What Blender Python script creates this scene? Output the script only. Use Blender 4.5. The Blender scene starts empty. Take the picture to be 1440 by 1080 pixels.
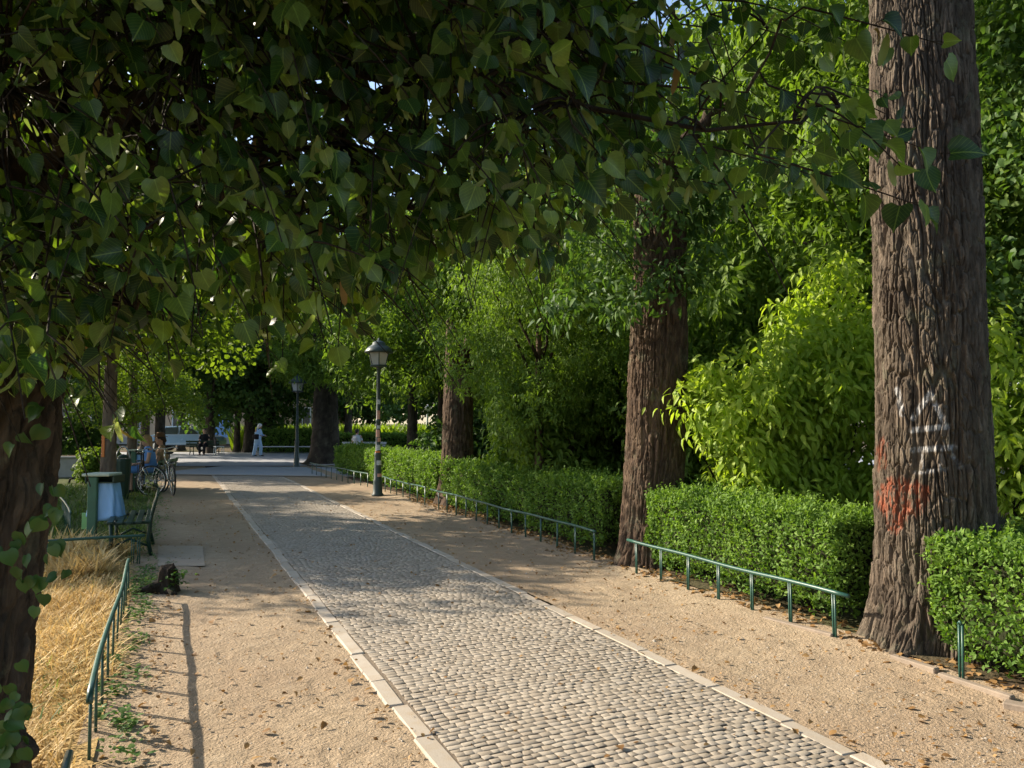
import bpy, bmesh, math, random
import numpy as np
from mathutils import Vector, Matrix
random.seed(7)
RNG = np.random.default_rng(11)
R = math.radians
S = bpy.context.scene
COL = S.collection
PI = math.pi

# ------------------------------------------------------------------ camera frame (metres; path runs along +Y)
F_PX, HOR, CAMH, YAW = 1082.0, 594.0, 1.6, R(23.9)
PITCH = math.atan((HOR - 540) / F_PX)
cy_, sy_ = math.cos(YAW), math.sin(YAW)
cp_, sp_ = math.cos(PITCH), math.sin(PITCH)
FW = np.array([sy_ * cp_, cy_ * cp_, sp_]); RT = np.array([cy_, -sy_, 0.0]); UP = np.cross(RT, FW)
EYE = np.array([0, 0, CAMH])
def cw(X, Z, h=0.0):
    """metres right of / ahead of the camera -> world"""
    return np.array([X * cy_ + Z * sy_, -X * sy_ + Z * cy_, h])
def ray(px, py): return FW + RT * ((px - 720) / F_PX) + UP * (-(py - 540) / F_PX)
def G(px, py, z=0.0):
    d = ray(px, py); return EYE + d * ((z - CAMH) / d[2])
def D(px, py, Z):
    d = ray(px, py); return EYE + d * (Z / math.hypot(d[0], d[1]) * 1.0 if False else Z / (d[0] * sy_ + d[1] * cy_))
def proj(P):
    q = P - EYE; z = q @ FW
    return 720 + F_PX * (q @ RT) / z, 540 - F_PX * (q @ UP) / z, z
def camXZ(P): return P[..., 0] * cy_ - P[..., 1] * sy_, P[..., 0] * sy_ + P[..., 1] * cy_

cam = bpy.data.cameras.new('camera'); cam.sensor_width = 36; cam.lens = 36 * F_PX / 1440; cam.clip_end = 2000; cam.clip_start = 0.05
camo = bpy.data.objects.new('camera', cam); COL.objects.link(camo)
camo.location = EYE; camo.rotation_euler = (R(90) + PITCH, 0, -YAW); S.camera = camo

# ------------------------------------------------------------------ light
SUN_EL = R(28.5); SD = np.array([-0.73, 0.68]); SD /= np.linalg.norm(SD)
COT = 1 / math.tan(SUN_EL)
w = bpy.data.worlds.new('World'); S.world = w; w.use_nodes = True
nt = w.node_tree; bg = nt.nodes['Background']
sk = nt.nodes.new('ShaderNodeTexSky'); sk.sky_type = 'NISHITA'; sk.sun_disc = False
sk.sun_elevation = SUN_EL; sk.sun_rotation = math.atan2(SD[0], SD[1]) % (2 * PI); sk.air_density = 1.0; sk.dust_density = 1.2
nt.links.new(sk.outputs[0], bg.inputs[0]); bg.inputs[1].default_value = 0.145
sl = bpy.data.lights.new('sun', 'SUN'); sl.energy = 5.0; sl.angle = R(0.53); sl.color = (1.0, 0.88, 0.71)
so = bpy.data.objects.new('sun', sl); COL.objects.link(so)
ld = Vector((-SD[0] * math.cos(SUN_EL), -SD[1] * math.cos(SUN_EL), -math.sin(SUN_EL)))
so.rotation_euler = ld.to_track_quat('-Z', 'Y').to_euler(); so.location = (-10, 10, 20)
S.view_settings.view_transform = 'Standard'; S.view_settings.look = 'None'; S.view_settings.gamma = 1
S.view_settings.exposure = 1.05
S.render.engine = 'CYCLES'
S.cycles.use_denoising = True
S.cycles.max_bounces = 7; S.cycles.diffuse_bounces = 3; S.cycles.glossy_bounces = 2; S.cycles.transmission_bounces = 4
S.cycles.transparent_max_bounces = 4

# ------------------------------------------------------------------ tagging
def tag(o, label=None, cat=None, group=None, kind=None):
    for k, v in (('label', label), ('category', cat), ('group', group), ('kind', kind)):
        if v: o[k] = v
    return o
def empty(name, loc, label, cat, group=None, rz=0.0):
    o = bpy.data.objects.new(name, None); COL.objects.link(o); o.location = loc; o.rotation_euler = (0, 0, rz)
    o.empty_display_size = 0.2
    return tag(o, label, cat, group)

# ------------------------------------------------------------------ numpy noise
def _hash(ix, iy, iz, seed):
    h = (ix.astype(np.int64) * 374761393 + iy.astype(np.int64) * 668265263 + iz.astype(np.int64) * 2147483647 + seed * 974711) & 0xffffffff
    h = ((h ^ (h >> 13)) * 1274126177) & 0xffffffff
    h = (h ^ (h >> 16)) * 2246822519 & 0xffffffff
    return ((h ^ (h >> 15)) & 0xffffff) / float(0xffffff)
def vnoise(P, sc=1.0, seed=0):
    P = np.asarray(P, float) * sc
    I = np.floor(P).astype(np.int64); f = P - I; f = f * f * (3 - 2 * f)
    r = 0
    for dx in (0, 1):
        wx = f[..., 0] if dx else 1 - f[..., 0]
        for dy in (0, 1):
            wy = f[..., 1] if dy else 1 - f[..., 1]
            for dz in (0, 1):
                wz = f[..., 2] if dz else 1 - f[..., 2]
                r = r + wx * wy * wz * _hash(I[..., 0] + dx, I[..., 1] + dy, I[..., 2] + dz, seed)
    return r * 2 - 1
def fbm(P, sc=1.0, seed=0, oct=3):
    a, r = 1.0, 0
    for k in range(oct):
        r = r + a * vnoise(P, sc * 2 ** k, seed + k); a *= .5
    return r
def worley(u, v, nu, seed):
    """u wraps with period nu cells; returns F1, F2"""
    iu = np.floor(u).astype(np.int64); iv = np.floor(v).astype(np.int64)
    F1 = np.full(u.shape, 9.0); F2 = np.full(u.shape, 9.0); ID = np.zeros(u.shape)
    for du in (-1, 0, 1):
        for dv in (-1, 0, 1):
            cu = iu + du; cv = iv + dv; z = np.zeros_like(cu)
            px = cu + .5 + .8 * (_hash(cu % nu, cv, z, seed) - .5); py = cv + .5 + .8 * (_hash(cu % nu, cv, z + 1, seed) - .5)
            d = np.hypot(u - px, v - py)
            ID = np.where(d < F1, _hash(cu % nu, cv, z + 2, seed), ID); F2 = np.minimum(F2, np.maximum(F1, d)); F1 = np.minimum(F1, d)
    return F1, F2, ID

# ------------------------------------------------------------------ materials
class N:
    def __init__(s, name):
        s.m = bpy.data.materials.new(name); s.m.use_nodes = True; s.t = s.m.node_tree; s.t.nodes.clear()
        s.out = s.n('ShaderNodeOutputMaterial')
    def n(s, typ, **kw):
        nd = s.t.nodes.new(typ)
        for k, v in kw.items(): setattr(nd, k, v)
        return nd
    def l(s, a, b): s.t.links.new(a, b)
    def set(s, sock, v):
        if hasattr(v, 'is_output') or isinstance(v, bpy.types.NodeSocket): s.l(v, sock)
        else: sock.default_value = v
    def pos(s, scale=(1, 1, 1), obj=False):
        o = s.n('ShaderNodeTexCoord').outputs['Object'] if obj else s.n('ShaderNodeNewGeometry').outputs['Position']
        mp = s.n('ShaderNodeMapping'); s.l(o, mp.inputs[0]); mp.inputs['Scale'].default_value = scale
        return mp.outputs[0]
    def noise(s, co, sc, det=4, rough=.55, dist=0):
        x = s.n('ShaderNodeTexNoise'); s.l(co, x.inputs['Vector']); x.inputs['Scale'].default_value = sc
        x.inputs['Detail'].default_value = det; x.inputs['Roughness'].default_value = rough; x.inputs['Distortion'].default_value = dist
        return x.outputs['Fac']
    def voro(s, co, sc, feat='F1', out='Distance'):
        x = s.n('ShaderNodeTexVoronoi'); x.feature = feat; s.l(co, x.inputs['Vector']); x.inputs['Scale'].default_value = sc
        return x.outputs[out]
    def ramp(s, fac, stops):
        x = s.n('ShaderNodeValToRGB'); s.l(fac, x.inputs[0]); e = x.color_ramp.elements
        while len(e) < len(stops): e.new(.5)
        for k, (p, c) in enumerate(stops):
            e[k].position = p; e[k].color = (c[0], c[1], c[2], 1) if not isinstance(c, (int, float)) else (c, c, c, 1)
        return x.outputs[0]
    def mix(s, fac, a, b, mode='MIX'):
        x = s.n('ShaderNodeMix', data_type='RGBA', blend_type=mode)
        s.set(x.inputs[0], fac)
        for sock, v in ((x.inputs[6], a), (x.inputs[7], b)):
            s.set(sock, v if not isinstance(v, tuple) else (*v, 1) if len(v) == 3 else v)
        return x.outputs[2]
    def math(s, op, a, b=0.0):
        x = s.n('ShaderNodeMath', operation=op); s.set(x.inputs[0], a); s.set(x.inputs[1], b); return x.outputs[0]
    def attr(s, name, out='Fac'):
        x = s.n('ShaderNodeAttribute', attribute_name=name); return x.outputs[out]
    def bump(s, h, strength=.5, dist=.01, prev=None):
        x = s.n('ShaderNodeBump'); s.l(h, x.inputs['Height']); x.inputs['Strength'].default_value = strength; x.inputs['Distance'].default_value = dist
        if prev is not None: s.l(prev, x.inputs['Normal'])
        return x.outputs[0]
    def bsdf(s, col, rough=.7, spec=.3, metal=0, normal=None):
        x = s.n('ShaderNodeBsdfPrincipled')
        s.set(x.inputs['Base Color'], (*col, 1) if isinstance(col, tuple) else col)
        s.set(x.inputs['Roughness'], rough); x.inputs['Specular IOR Level'].default_value = spec; x.inputs['Metallic'].default_value = metal
        if normal is not None: s.l(normal, x.inputs['Normal'])
        return x
    def done(s, sh):
        s.l(sh.outputs[0] if hasattr(sh, 'outputs') else sh, s.out.inputs[0]); return s.m

def leaf_mat(name, dark, mid, light, trans=.35, tcol=None, rough=.42, spec=.45, veins=False, dry=None):
    m = N(name)
    r = m.attr('rnd')
    stops = [(0.0, dark), (.5, mid), (.93, light)]
    if dry: stops += [(.955, light), (.965, dry), (1.0, dry)]
    c = m.ramp(r, stops)
    big = m.noise(m.pos(), 1.3, 2)
    c = m.mix(m.math('MULTIPLY', big, .5), c, mid)
    nrm = None
    if veins:
        uv = m.n('ShaderNodeUVMap').outputs[0]; sx = m.n('ShaderNodeSeparateXYZ'); m.l(uv, sx.inputs[0])
        v = m.math('ABSOLUTE', m.math('SUBTRACT', sx.outputs[0], .5))
        ph = m.math('FRACT', m.math('SUBTRACT', m.math('MULTIPLY', sx.outputs[1], 6.0), m.math('MULTIPLY', v, 7.0)))
        line = m.math('LESS_THAN', ph, .12)
        midr = m.math('LESS_THAN', v, .022)
        vein = m.math('MAXIMUM', m.math('MULTIPLY', line, .45), midr)
        c = m.mix(m.math('MULTIPLY', vein, .32), c, tuple(min(1, x * 1.9 + .02) for x in light))
        nrm = m.bump(vein, .35, .002)
        blot = m.ramp(m.noise(m.pos(), 60, 3), [(.35, 1.0), (.75, .72)])
        c = m.mix(1.0, c, blot, 'MULTIPLY')
    b = m.bsdf(c, rough, spec, 0, nrm)
    t = m.n('ShaderNodeBsdfTranslucent')
    tc = m.mix(1.0, c, tcol or (1.6, 1.9, .5), 'MULTIPLY')
    m.l(tc, t.inputs[0])
    x = m.n('ShaderNodeMixShader'); x.inputs[0].default_value = trans
    m.l(b.outputs[0], x.inputs[1]); m.l(t.outputs[0], x.inputs[2])
    return m.done(x)

def bark_mat(name, c1, c2, paint=False, fine=1.0):
    m = N(name); co = m.pos((1, 1, .22), obj=True)
    n1 = m.noise(co, 26 * fine, 5, .6, .6); n2 = m.noise(m.pos((1, 1, 1), obj=True), 2.2, 3)
    c = m.ramp(n1, [(.28, c1), (.72, c2)])
    c = m.mix(m.ramp(n2, [(.45, 0.0), (.75, .55)]), c, tuple(x * 1.25 for x in (c2[0] * .9, c2[1], c2[2])))
    c = m.mix(1.0, c, m.ramp(m.attr('rnd'), [(.1, .62), (.5, .95), (.9, 1.45)]), 'MULTIPLY')
    c = m.mix(m.ramp(m.noise(m.pos(obj=True), 5, 5, .7), [(.56, 0.0), (.68, .5)]), c, (.15, .15, .10))
    if paint:
        a = m.n('ShaderNodeAttribute', attribute_name='paint')
        c = m.mix(a.outputs['Alpha'], c, a.outputs['Color'])
    nb = m.bump(n1, 1.0, .02)
    nb = m.bump(m.noise(m.pos((1, 1, .3), obj=True), 95, 4, .65), .7, .008, nb)
    return m.done(m.bsdf(c, .88, .15, 0, nb))

def plain(name, col, rough=.6, spec=.35, metal=0, var=.18, sc=6, bump=.0, bsc=80):
    m = N(name); co = m.pos(obj=True)
    n1 = m.noise(co, sc, 4)
    c = m.mix(n1, tuple(x * (1 - var) for x in col), tuple(min(1, x * (1 + var)) for x in col))
    nb = m.bump(m.noise(co, bsc, 3), bump, .004) if bump else None
    return m.done(m.bsdf(c, m.ramp(n1, [(.3, rough * .85), (.7, min(1, rough * 1.15))]), spec, metal, nb))

M = {}
M['linden'] = leaf_mat('linden_leaf', (.013, .036, .014), (.038, .088, .022), (.205, .285, .058), .40, (1.7, 1.9, .4), .40, .45, True, None)
M['linden_far'] = leaf_mat('linden_leaf_plain', (.022, .050, .014), (.036, .076, .018), (.07, .12, .026), .22, (1.6, 1.9, .4))
M['bract'] = leaf_mat('linden_bract', (.15, .21, .06), (.22, .28, .09), (.30, .33, .14), .4, (1.3, 1.4, .7), .5, .3, False, (.30, .15, .07))
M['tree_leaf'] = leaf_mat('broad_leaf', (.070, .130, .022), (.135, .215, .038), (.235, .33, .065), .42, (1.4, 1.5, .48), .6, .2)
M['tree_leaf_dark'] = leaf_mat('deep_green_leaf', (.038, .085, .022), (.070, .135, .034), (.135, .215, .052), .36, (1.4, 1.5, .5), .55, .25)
M['young_leaf'] = leaf_mat('yellowish_leaf', (.080, .132, .020), (.130, .195, .030), (.19, .26, .045), .43, (1.35, 1.45, .4), .6, .2)
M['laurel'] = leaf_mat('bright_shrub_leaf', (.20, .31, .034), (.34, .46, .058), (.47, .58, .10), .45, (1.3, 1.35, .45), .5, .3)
M['hedge'] = leaf_mat('hedge_leaf', (.058, .128, .020), (.125, .220, .040), (.23, .35, .070), .35, (1.35, 1.45, .5), .58, .2)
M['weed'] = leaf_mat('weed_leaf', (.04, .095, .016), (.07, .14, .026), (.11, .18, .04), .3, None, .5, .25)
M['ivy'] = leaf_mat('ivy_leaf', (.020, .06, .015), (.034, .085, .02), (.06, .12, .03), .2, None, .45, .35)
M['straw'] = leaf_mat('straw_blade', (.42, .285, .11), (.62, .45, .19), (.76, .60, .30), .25, (1.1, 1.05, .9), .6, .25)
M['meadow'] = leaf_mat('meadow_blade', (.14, .22, .02), (.20, .29, .03), (.26, .34, .05), .45, (1.3, 1.4, .4), .5, .3)
M['lawn'] = leaf_mat('lawn_blade', (.06, .105, .02), (.10, .15, .03), (.22, .21, .07), .3, None, .5, .3)
M['litter'] = leaf_mat('dry_leaf', (.16, .085, .035), (.28, .16, .06), (.42, .27, .12), .2, (1.2, 1.1, .8), .6, .25)
M['bark'] = bark_mat('furrowed_bark', (.034, .027, .021), (.138, .106, .079), paint=True)
M['bark_red'] = bark_mat('brown_bark', (.036, .024, .017), (.118, .078, .051))
M['bark_dark'] = bark_mat('dark_bark', (.022, .017, .013), (.082, .060, .044))
M['bark_plain'] = bark_mat('distant_bark', (.040, .032, .026), (.085, .068, .054), fine=.6)
M['hedge_twig'] = bark_mat('hedge_twigs', (.022, .026, .012), (.055, .060, .026))
M['bark_pale'] = bark_mat('young_bark', (.105, .075, .058), (.19, .14, .105), fine=.7)
M['green'] = plain('green_paint', (.020, .075, .056), .38, .5, 0, .25, 9, .15, 120)
M['green_wood'] = plain('green_wood_paint', (.055, .125, .075), .6, .3, 0, .35, 12, .4, 60)
M['lid'] = plain('pale_weathered_lid', (.42, .47, .36), .55, .35, 0, .3, 10, .3, 60)
M['dark_green'] = plain('dark_green_paint', (.010, .035, .022), .45, .4, 0, .25, 9)
M['pole_green'] = plain('lamp_post_paint', (.045, .065, .062), .45, .45, 0, .35, 7, .1)
M['metal'] = plain('grey_metal', (.30, .31, .32), .38, .5, .7, .2, 20)
M['chrome'] = plain('bright_metal', (.62, .60, .57), .25, .5, .9, .1, 20)
M['black'] = plain('black_rubber', (.014, .014, .015), .6, .35, 0, .3, 30)
M['blue_bag'] = plain('blue_plastic', (.22, .42, .70), .42, .45, 0, .15, 9, .5, 26)
M['green_panel'] = plain('light_green_panel', (.20, .42, .14), .5, .4, 0, .15, 8)
M['blue_cloth'] = plain('blue_cloth', (.13, .28, .62), .8, .2, 0, .18, 10, .4, 40)
M['pale_blue'] = plain('pale_blue_cloth', (.42, .58, .80), .8, .2, 0, .12, 10, .3, 40)
M['white_cloth'] = plain('white_cloth', (.62, .64, .68), .8, .2, 0, .1, 10)
M['dark_cloth'] = plain('dark_cloth', (.016, .016, .02), .85, .15, 0, .3, 12)
M['tan_cloth'] = plain('tan_cloth', (.30, .20, .12), .85, .15, 0, .2, 12)
M['skin'] = plain('skin', (.48, .28, .20), .5, .35, 0, .08, 10)
M['hair_light'] = plain('light_hair', (.34, .22, .11), .6, .3, 0, .3, 40)
M['hair_dark'] = plain('dark_hair', (.02, .014, .012), .5, .4, 0, .3, 40)
M['hat'] = plain('brown_hat', (.16, .085, .045), .8, .2, 0, .2, 20)
M['orange'] = plain('orange_sign', (.75, .22, .05), .5, .4, 0, .1, 9)
M['pink'] = plain('pink_sticker', (.60, .33, .27), .5, .4, 0, .25, 30)
M['pale'] = plain('pale_sticker', (.55, .58, .62), .5, .4, 0, .3, 30)
M['plaster'] = plain('beige_plaster', (.50, .37, .26), .85, .2, 0, .12, 2, .2, 30)
M['slate'] = plain('roof_slate', (.09, .085, .085), .8, .2, 0, .3, 3)
M['blue_paint'] = plain('blue_gloss_paint', (.16, .32, .62), .4, .4, 0, .15, 4)
M['car_blue'] = plain('pale_blue_car_paint', (.30, .45, .68), .25, .5, .1, .05, 4)
M['concrete'] = plain('concrete', (.30, .29, .27), .85, .2, 0, .25, 5, .4, 60)
M['slab'] = plain('worn_slab', (.37, .30, .225), .85, .2, 0, .25, 5, .4, 60)
M['wood_edge'] = plain('weathered_timber', (.25, .20, .155), .85, .2, 0, .35, 10, .5, 50)
M['bench_white'] = plain('white_bench_paint', (.60, .62, .64), .5, .3, 0, .12, 8)
gl = N('dim_glass'); M['glass'] = gl.done(gl.bsdf((.05, .06, .07), .08, .6))
gl = N('lantern_glass'); M['milk'] = gl.done(gl.bsdf(gl.mix(gl.noise(gl.pos(obj=True), 12, 3), (.45, .46, .46), (.66, .66, .64)), .3, .5))

# ------------------------------------------------------------------ mesh building
def mesh_np(name, V, Fs, mats, parent=None, uv=None, attrs=None, smooth=True, midx=None, loc=None):
    me = bpy.data.meshes.new(name)
    V = np.ascontiguousarray(V, np.float32)
    if not isinstance(Fs, (list, tuple)): Fs = [Fs]
    Fs = [np.asarray(f, np.int32) for f in Fs if len(f)]
    li = np.concatenate([f.ravel() for f in Fs]); tot = np.concatenate([np.full(len(f), f.shape[1], np.int32) for f in Fs])
    st = np.concatenate([[0], np.cumsum(tot)[:-1]]).astype(np.int32)
    me.vertices.add(len(V)); me.vertices.foreach_set('co', V.ravel())
    me.loops.add(len(li)); me.loops.foreach_set('vertex_index', li)
    me.polygons.add(len(tot)); me.polygons.foreach_set('loop_start', st)
    try: me.polygons.foreach_set('loop_total', tot)
    except Exception: pass
    if smooth: me.polygons.foreach_set('use_smooth', np.ones(len(tot), bool))
    for m in (mats if isinstance(mats, (list, tuple)) else [mats]): me.materials.append(m)
    if midx is not None: me.polygons.foreach_set('material_index', np.asarray(midx, np.int32))
    if uv is not None:
        u = me.uv_layers.new(name='UVMap'); u.data.foreach_set('uv', np.asarray(uv, np.float32)[li].ravel())
    for k, a in (attrs or {}).items():
        a = np.asarray(a, np.float32)
        if a.ndim == 1:
            at = me.attributes.new(k, 'FLOAT', 'POINT'); at.data.foreach_set('value', a)
        else:
            at = me.attributes.new(k, 'FLOAT_COLOR', 'POINT'); at.data.foreach_set('color', a.ravel())
    me.update(calc_edges=True)
    o = bpy.data.objects.new(name, me); COL.objects.link(o)
    if parent: o.parent = parent
    if loc is not None: o.location = loc
    return o

def norm(a): return a / np.maximum(np.linalg.norm(a, axis=-1, keepdims=True), 1e-9)

def leaf_tpl(rows, cols, fold=.2, droop=.25, curl=0.0, twist=0.0):
    """rows: (y at middle, y at edge, half width); returns V, F, UV. unit length"""
    V = []; UV = []
    for k, (ym, ye, hw) in enumerate(rows):
        for c in range(cols):
            s = -1 + 2 * c / (cols - 1); a = abs(s)
            y = ym + (ye - ym) * a ** 1.5; x = s * hw
            z = fold * abs(x) - droop * y * y + curl * x * x * 2 + twist * x * y
            V.append((x, y, z)); UV.append((.5 + .5 * s * hw / .5, y))
    F = []
    for k in range(len(rows) - 1):
        for c in range(cols - 1):
            a = k * cols + c; F.append((a, a + 1, a + 1 + cols, a + cols))
    return np.array(V), np.array(F), np.array(UV)
HEART = [leaf_tpl([(0, -.09, .28), (.10, .05, .46), (.34, .30, .53), (.60, .56, .44), (.82, .79, .24), (.93, .92, .085), (1.06, 1.06, .01)], 5, f, d, c, tw)
         for f, d, c, tw in ((.18, .2, -.3, .1), (.05, .35, .5, -.2), (.35, .12, 0, .25), (-.12, .4, .6, .05), (.5, .3, -.4, -.15))]
HEART_S = [leaf_tpl([(0, -.12, .28), (.3, .27, .5), (.65, .62, .33), (1.0, 1.0, .02)], 3, f, d) for f, d in ((.2, .25), (.45, .4), (-.1, .3))]
BROAD = [leaf_tpl([(0, 0, .04), (.3, .3, .36), (.65, .65, .34), (1.0, 1.0, .03)], 3, f, d) for f, d in ((.25, .25), (.5, .45), (-.1, .35))]
LAUREL = [leaf_tpl([(0, 0, .03), (.25, .25, .19), (.6, .6, .18), (1.0, 1.0, .012)], 3, f, d) for f, d in ((.4, .35), (.6, .6), (.2, .15), (.1, .8))]
LANCE = [leaf_tpl([(0, 0, .03), (.25, .25, .135), (.6, .6, .125), (1.0, 1.0, .012)], 3, f, d) for f, d in ((.4, .45), (.6, .75), (.2, .2))]
SMALL = [leaf_tpl([(0, 0, .05), (.5, .5, .30), (1.0, 1.0, .04)], 3, f, d) for f, d in ((.35, .2), (.1, .3), (.6, .1))]
BRACT = [leaf_tpl([(0, 0, .02), (.2, .2, .11), (.6, .6, .13), (.9, .9, .09), (1.0, 1.0, .02)], 3, f, d) for f, d in ((.3, .3), (.8, .6), (-.4, .5))]
BLADE = [leaf_tpl([(0, 0, .030), (.4, .4, .026), (.75, .75, .018), (1.0, 1.0, .002)], 2, 0, d) for d in (.2, .5, .8)]

def leaves(name, tpls, pos, ydir, nrm, size, mat, parent=None, rnd=None, uv=False, loc=None, rng=RNG):
    pos = np.asarray(pos, float); n = len(pos)
    y = norm(np.asarray(ydir, float)); z = np.asarray(nrm, float); z = norm(z - (z * y).sum(1, keepdims=True) * y); x = np.cross(y, z)
    size = np.broadcast_to(np.asarray(size, float), (n,)); rnd = rng.random(n) if rnd is None else rnd
    which = rng.integers(0, len(tpls), n)
    VV, FF, AA, UU = [], [], [], []; off = 0
    for k, (V, F, UV) in enumerate(tpls):
        ix = np.nonzero(which == k)[0]
        if not len(ix): continue
        P = pos[ix, None, :] + size[ix, None, None] * (V[None, :, 0:1] * x[ix, None] + V[None, :, 1:2] * y[ix, None] + V[None, :, 2:3] * z[ix, None])
        VV.append(P.reshape(-1, 3)); m = len(V)
        FF.append((F[None] + (np.arange(len(ix)) * m)[:, None, None] + off).reshape(-1, F.shape[1])); off += len(ix) * m
        AA.append(np.repeat(rnd[ix], m)); UU.append(np.tile(UV, (len(ix), 1)))
    return mesh_np(name, np.concatenate(VV), np.concatenate(FF), mat, parent, uv=np.concatenate(UU) if uv else None, attrs={'rnd': np.concatenate(AA)}, loc=loc)

class MB:
    """collects boxes, tubes, lathes; build() links them as ONE mesh"""
    def __init__(s): s.V = []; s.F = []; s.n = 0
    def add(s, V, F):
        V = np.asarray(V, float); s.V.append(V)
        for f in F: s.F.append(tuple(i + s.n for i in f))
        s.n += len(V); return s
    def box(s, c, d, rot=None, bev=.0):
        c = np.asarray(c, float); h = np.asarray(d, float) / 2
        b = min(bev, h.min() * .45)
        if b <= 0:
            V = np.array([(x, y, z) for x in (-1, 1) for y in (-1, 1) for z in (-1, 1)]) * h
            F = [(0, 1, 3, 2), (4, 6, 7, 5), (0, 4, 5, 1), (2, 3, 7, 6), (0, 2, 6, 4), (1, 5, 7, 3)]
        else:
            bm = bmesh.new(); bmesh.ops.create_cube(bm, size=1)
            for v in bm.verts: v.co = Vector((v.co.x * 2 * h[0], v.co.y * 2 * h[1], v.co.z * 2 * h[2]))
            bmesh.ops.bevel(bm, geom=bm.edges[:] , offset=b, segments=1, affect='EDGES', profile=.5)
            bm.verts.index_update(); V = np.array([v.co[:] for v in bm.verts]); F = [tuple(v.index for v in f.verts) for f in bm.faces]; bm.free()
        if rot is not None: V = V @ np.array(rot).T
        return s.add(V + c, F)
    def tube(s, P, r, seg=8, cap=True):
        P = np.asarray(P, float); n = len(P); r = np.broadcast_to(np.asarray(r, float), (n,))
        T = norm(np.gradient(P, axis=0)); ref = np.array([0, 0, 1.0]) if abs(T[0][2]) < .9 else np.array([1.0, 0, 0])
        V = []
        for k in range(n):
            a = norm(np.cross(T[k], ref)); b = np.cross(T[k], a); ref = -np.cross(T[k], a) if False else ref
            for j in range(seg):
                t = 2 * PI * j / seg; V.append(P[k] + r[k] * (math.cos(t) * a + math.sin(t) * b))
        F = [(k * seg + j, k * seg + (j + 1) % seg, (k + 1) * seg + (j + 1) % seg, (k + 1) * seg + j) for k in range(n - 1) for j in range(seg)]
        if cap: F += [tuple(range(seg))[::-1], tuple((n - 1) * seg + j for j in range(seg))]
        return s.add(V, F)
    def lathe(s, prof, c=(0, 0, 0), seg=16, sq=1.0, rot=None, ph=0.0):
        V = []
        for r, z in prof:
            for j in range(seg):
                t = 2 * PI * j / seg + ph; V.append((r * math.cos(t), r * math.sin(t) * sq, z))
        V = np.array(V); n = len(prof)
        F = [(k * seg + j, k * seg + (j + 1) % seg, (k + 1) * seg + (j + 1) % seg, (k + 1) * seg + j) for k in range(n - 1) for j in range(seg)]
        F += [tuple(range(seg))[::-1], tuple((n - 1) * seg + j for j in range(seg))]
        if rot is not None: V = V @ np.array(rot).T
        return s.add(V + np.asarray(c, float), F)
    def torus(s, c, R1, r, ax, seg=36, seg2=8):
        ax = norm(np.asarray(ax, float)); a = norm(np.cross(ax, [0, 0, 1.0] if abs(ax[2]) < .9 else [1.0, 0, 0])); b = np.cross(ax, a); V = []
        for k in range(seg):
            t = 2 * PI * k / seg; d = math.cos(t) * a + math.sin(t) * b
            for j in range(seg2):
                u = 2 * PI * j / seg2; V.append(np.asarray(c) + d * (R1 + r * math.cos(u)) + ax * r * math.sin(u))
        F = [(k * seg2 + j, ((k + 1) % seg) * seg2 + j, ((k + 1) % seg) * seg2 + (j + 1) % seg2, k * seg2 + (j + 1) % seg2) for k in range(seg) for j in range(seg2)]
        return s.add(V, F)
    def capsule(s, a, b, ra, rb, seg=12, n=4, sq=None):
        a = np.asarray(a, float); b = np.asarray(b, float); d = b - a; L = np.linalg.norm(d); d = d / max(L, 1e-6) if L > 1e-6 else np.array([0, 0, 1.0])
        prof = [(ra * math.sin(t), -ra * math.cos(t)) for t in np.linspace(.08, PI / 2, n)] + [(rb * math.sin(t), L - rb * math.cos(t)) for t in np.linspace(PI / 2, PI - .08, n)]
        x = norm(np.cross(d, [0, 0, 1.0] if abs(d[2]) < .9 else [0, 1.0, 0])); y = np.cross(d, x)
        if sq is not None: return s.lathe(prof, a, seg, sq, np.stack([x, y, d], 1))
        return s.lathe(prof, a, seg, 1.0, np.stack([x, y, d], 1))
    def ell(s, c, r, seg=14, n=9, rot=None):
        prof = [(math.sin(t), -math.cos(t)) for t in np.linspace(.06, PI - .06, n)]
        V = []
        for q, z in prof:
            for j in range(seg):
                t = 2 * PI * j / seg; V.append((q * math.cos(t) * r[0], q * math.sin(t) * r[1], z * r[2]))
        V = np.array(V); F = [(k * seg + j, k * seg + (j + 1) % seg, (k + 1) * seg + (j + 1) % seg, (k + 1) * seg + j) for k in range(n - 1) for j in range(seg)]
        F += [tuple(range(seg))[::-1], tuple((n - 1) * seg + j for j in range(seg))]
        if rot is not None: V = V @ np.array(rot).T
        return s.add(V + np.asarray(c, float), F)
    def build(s, name, mat, parent=None, smooth=False, loc=None):
        me = bpy.data.meshes.new(name); V = np.concatenate(s.V)
        me.from_pydata([tuple(v) for v in V], [], s.F); me.materials.append(mat)
        if smooth: me.polygons.foreach_set('use_smooth', np.ones(len(me.polygons), bool))
        me.update(); o = bpy.data.objects.new(name, me); COL.objects.link(o)
        if parent: o.parent = parent
        if loc is not None: o.location = loc
        return o
def rotm(ax, ang): return np.array(Matrix.Rotation(ang, 3, ax))

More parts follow.
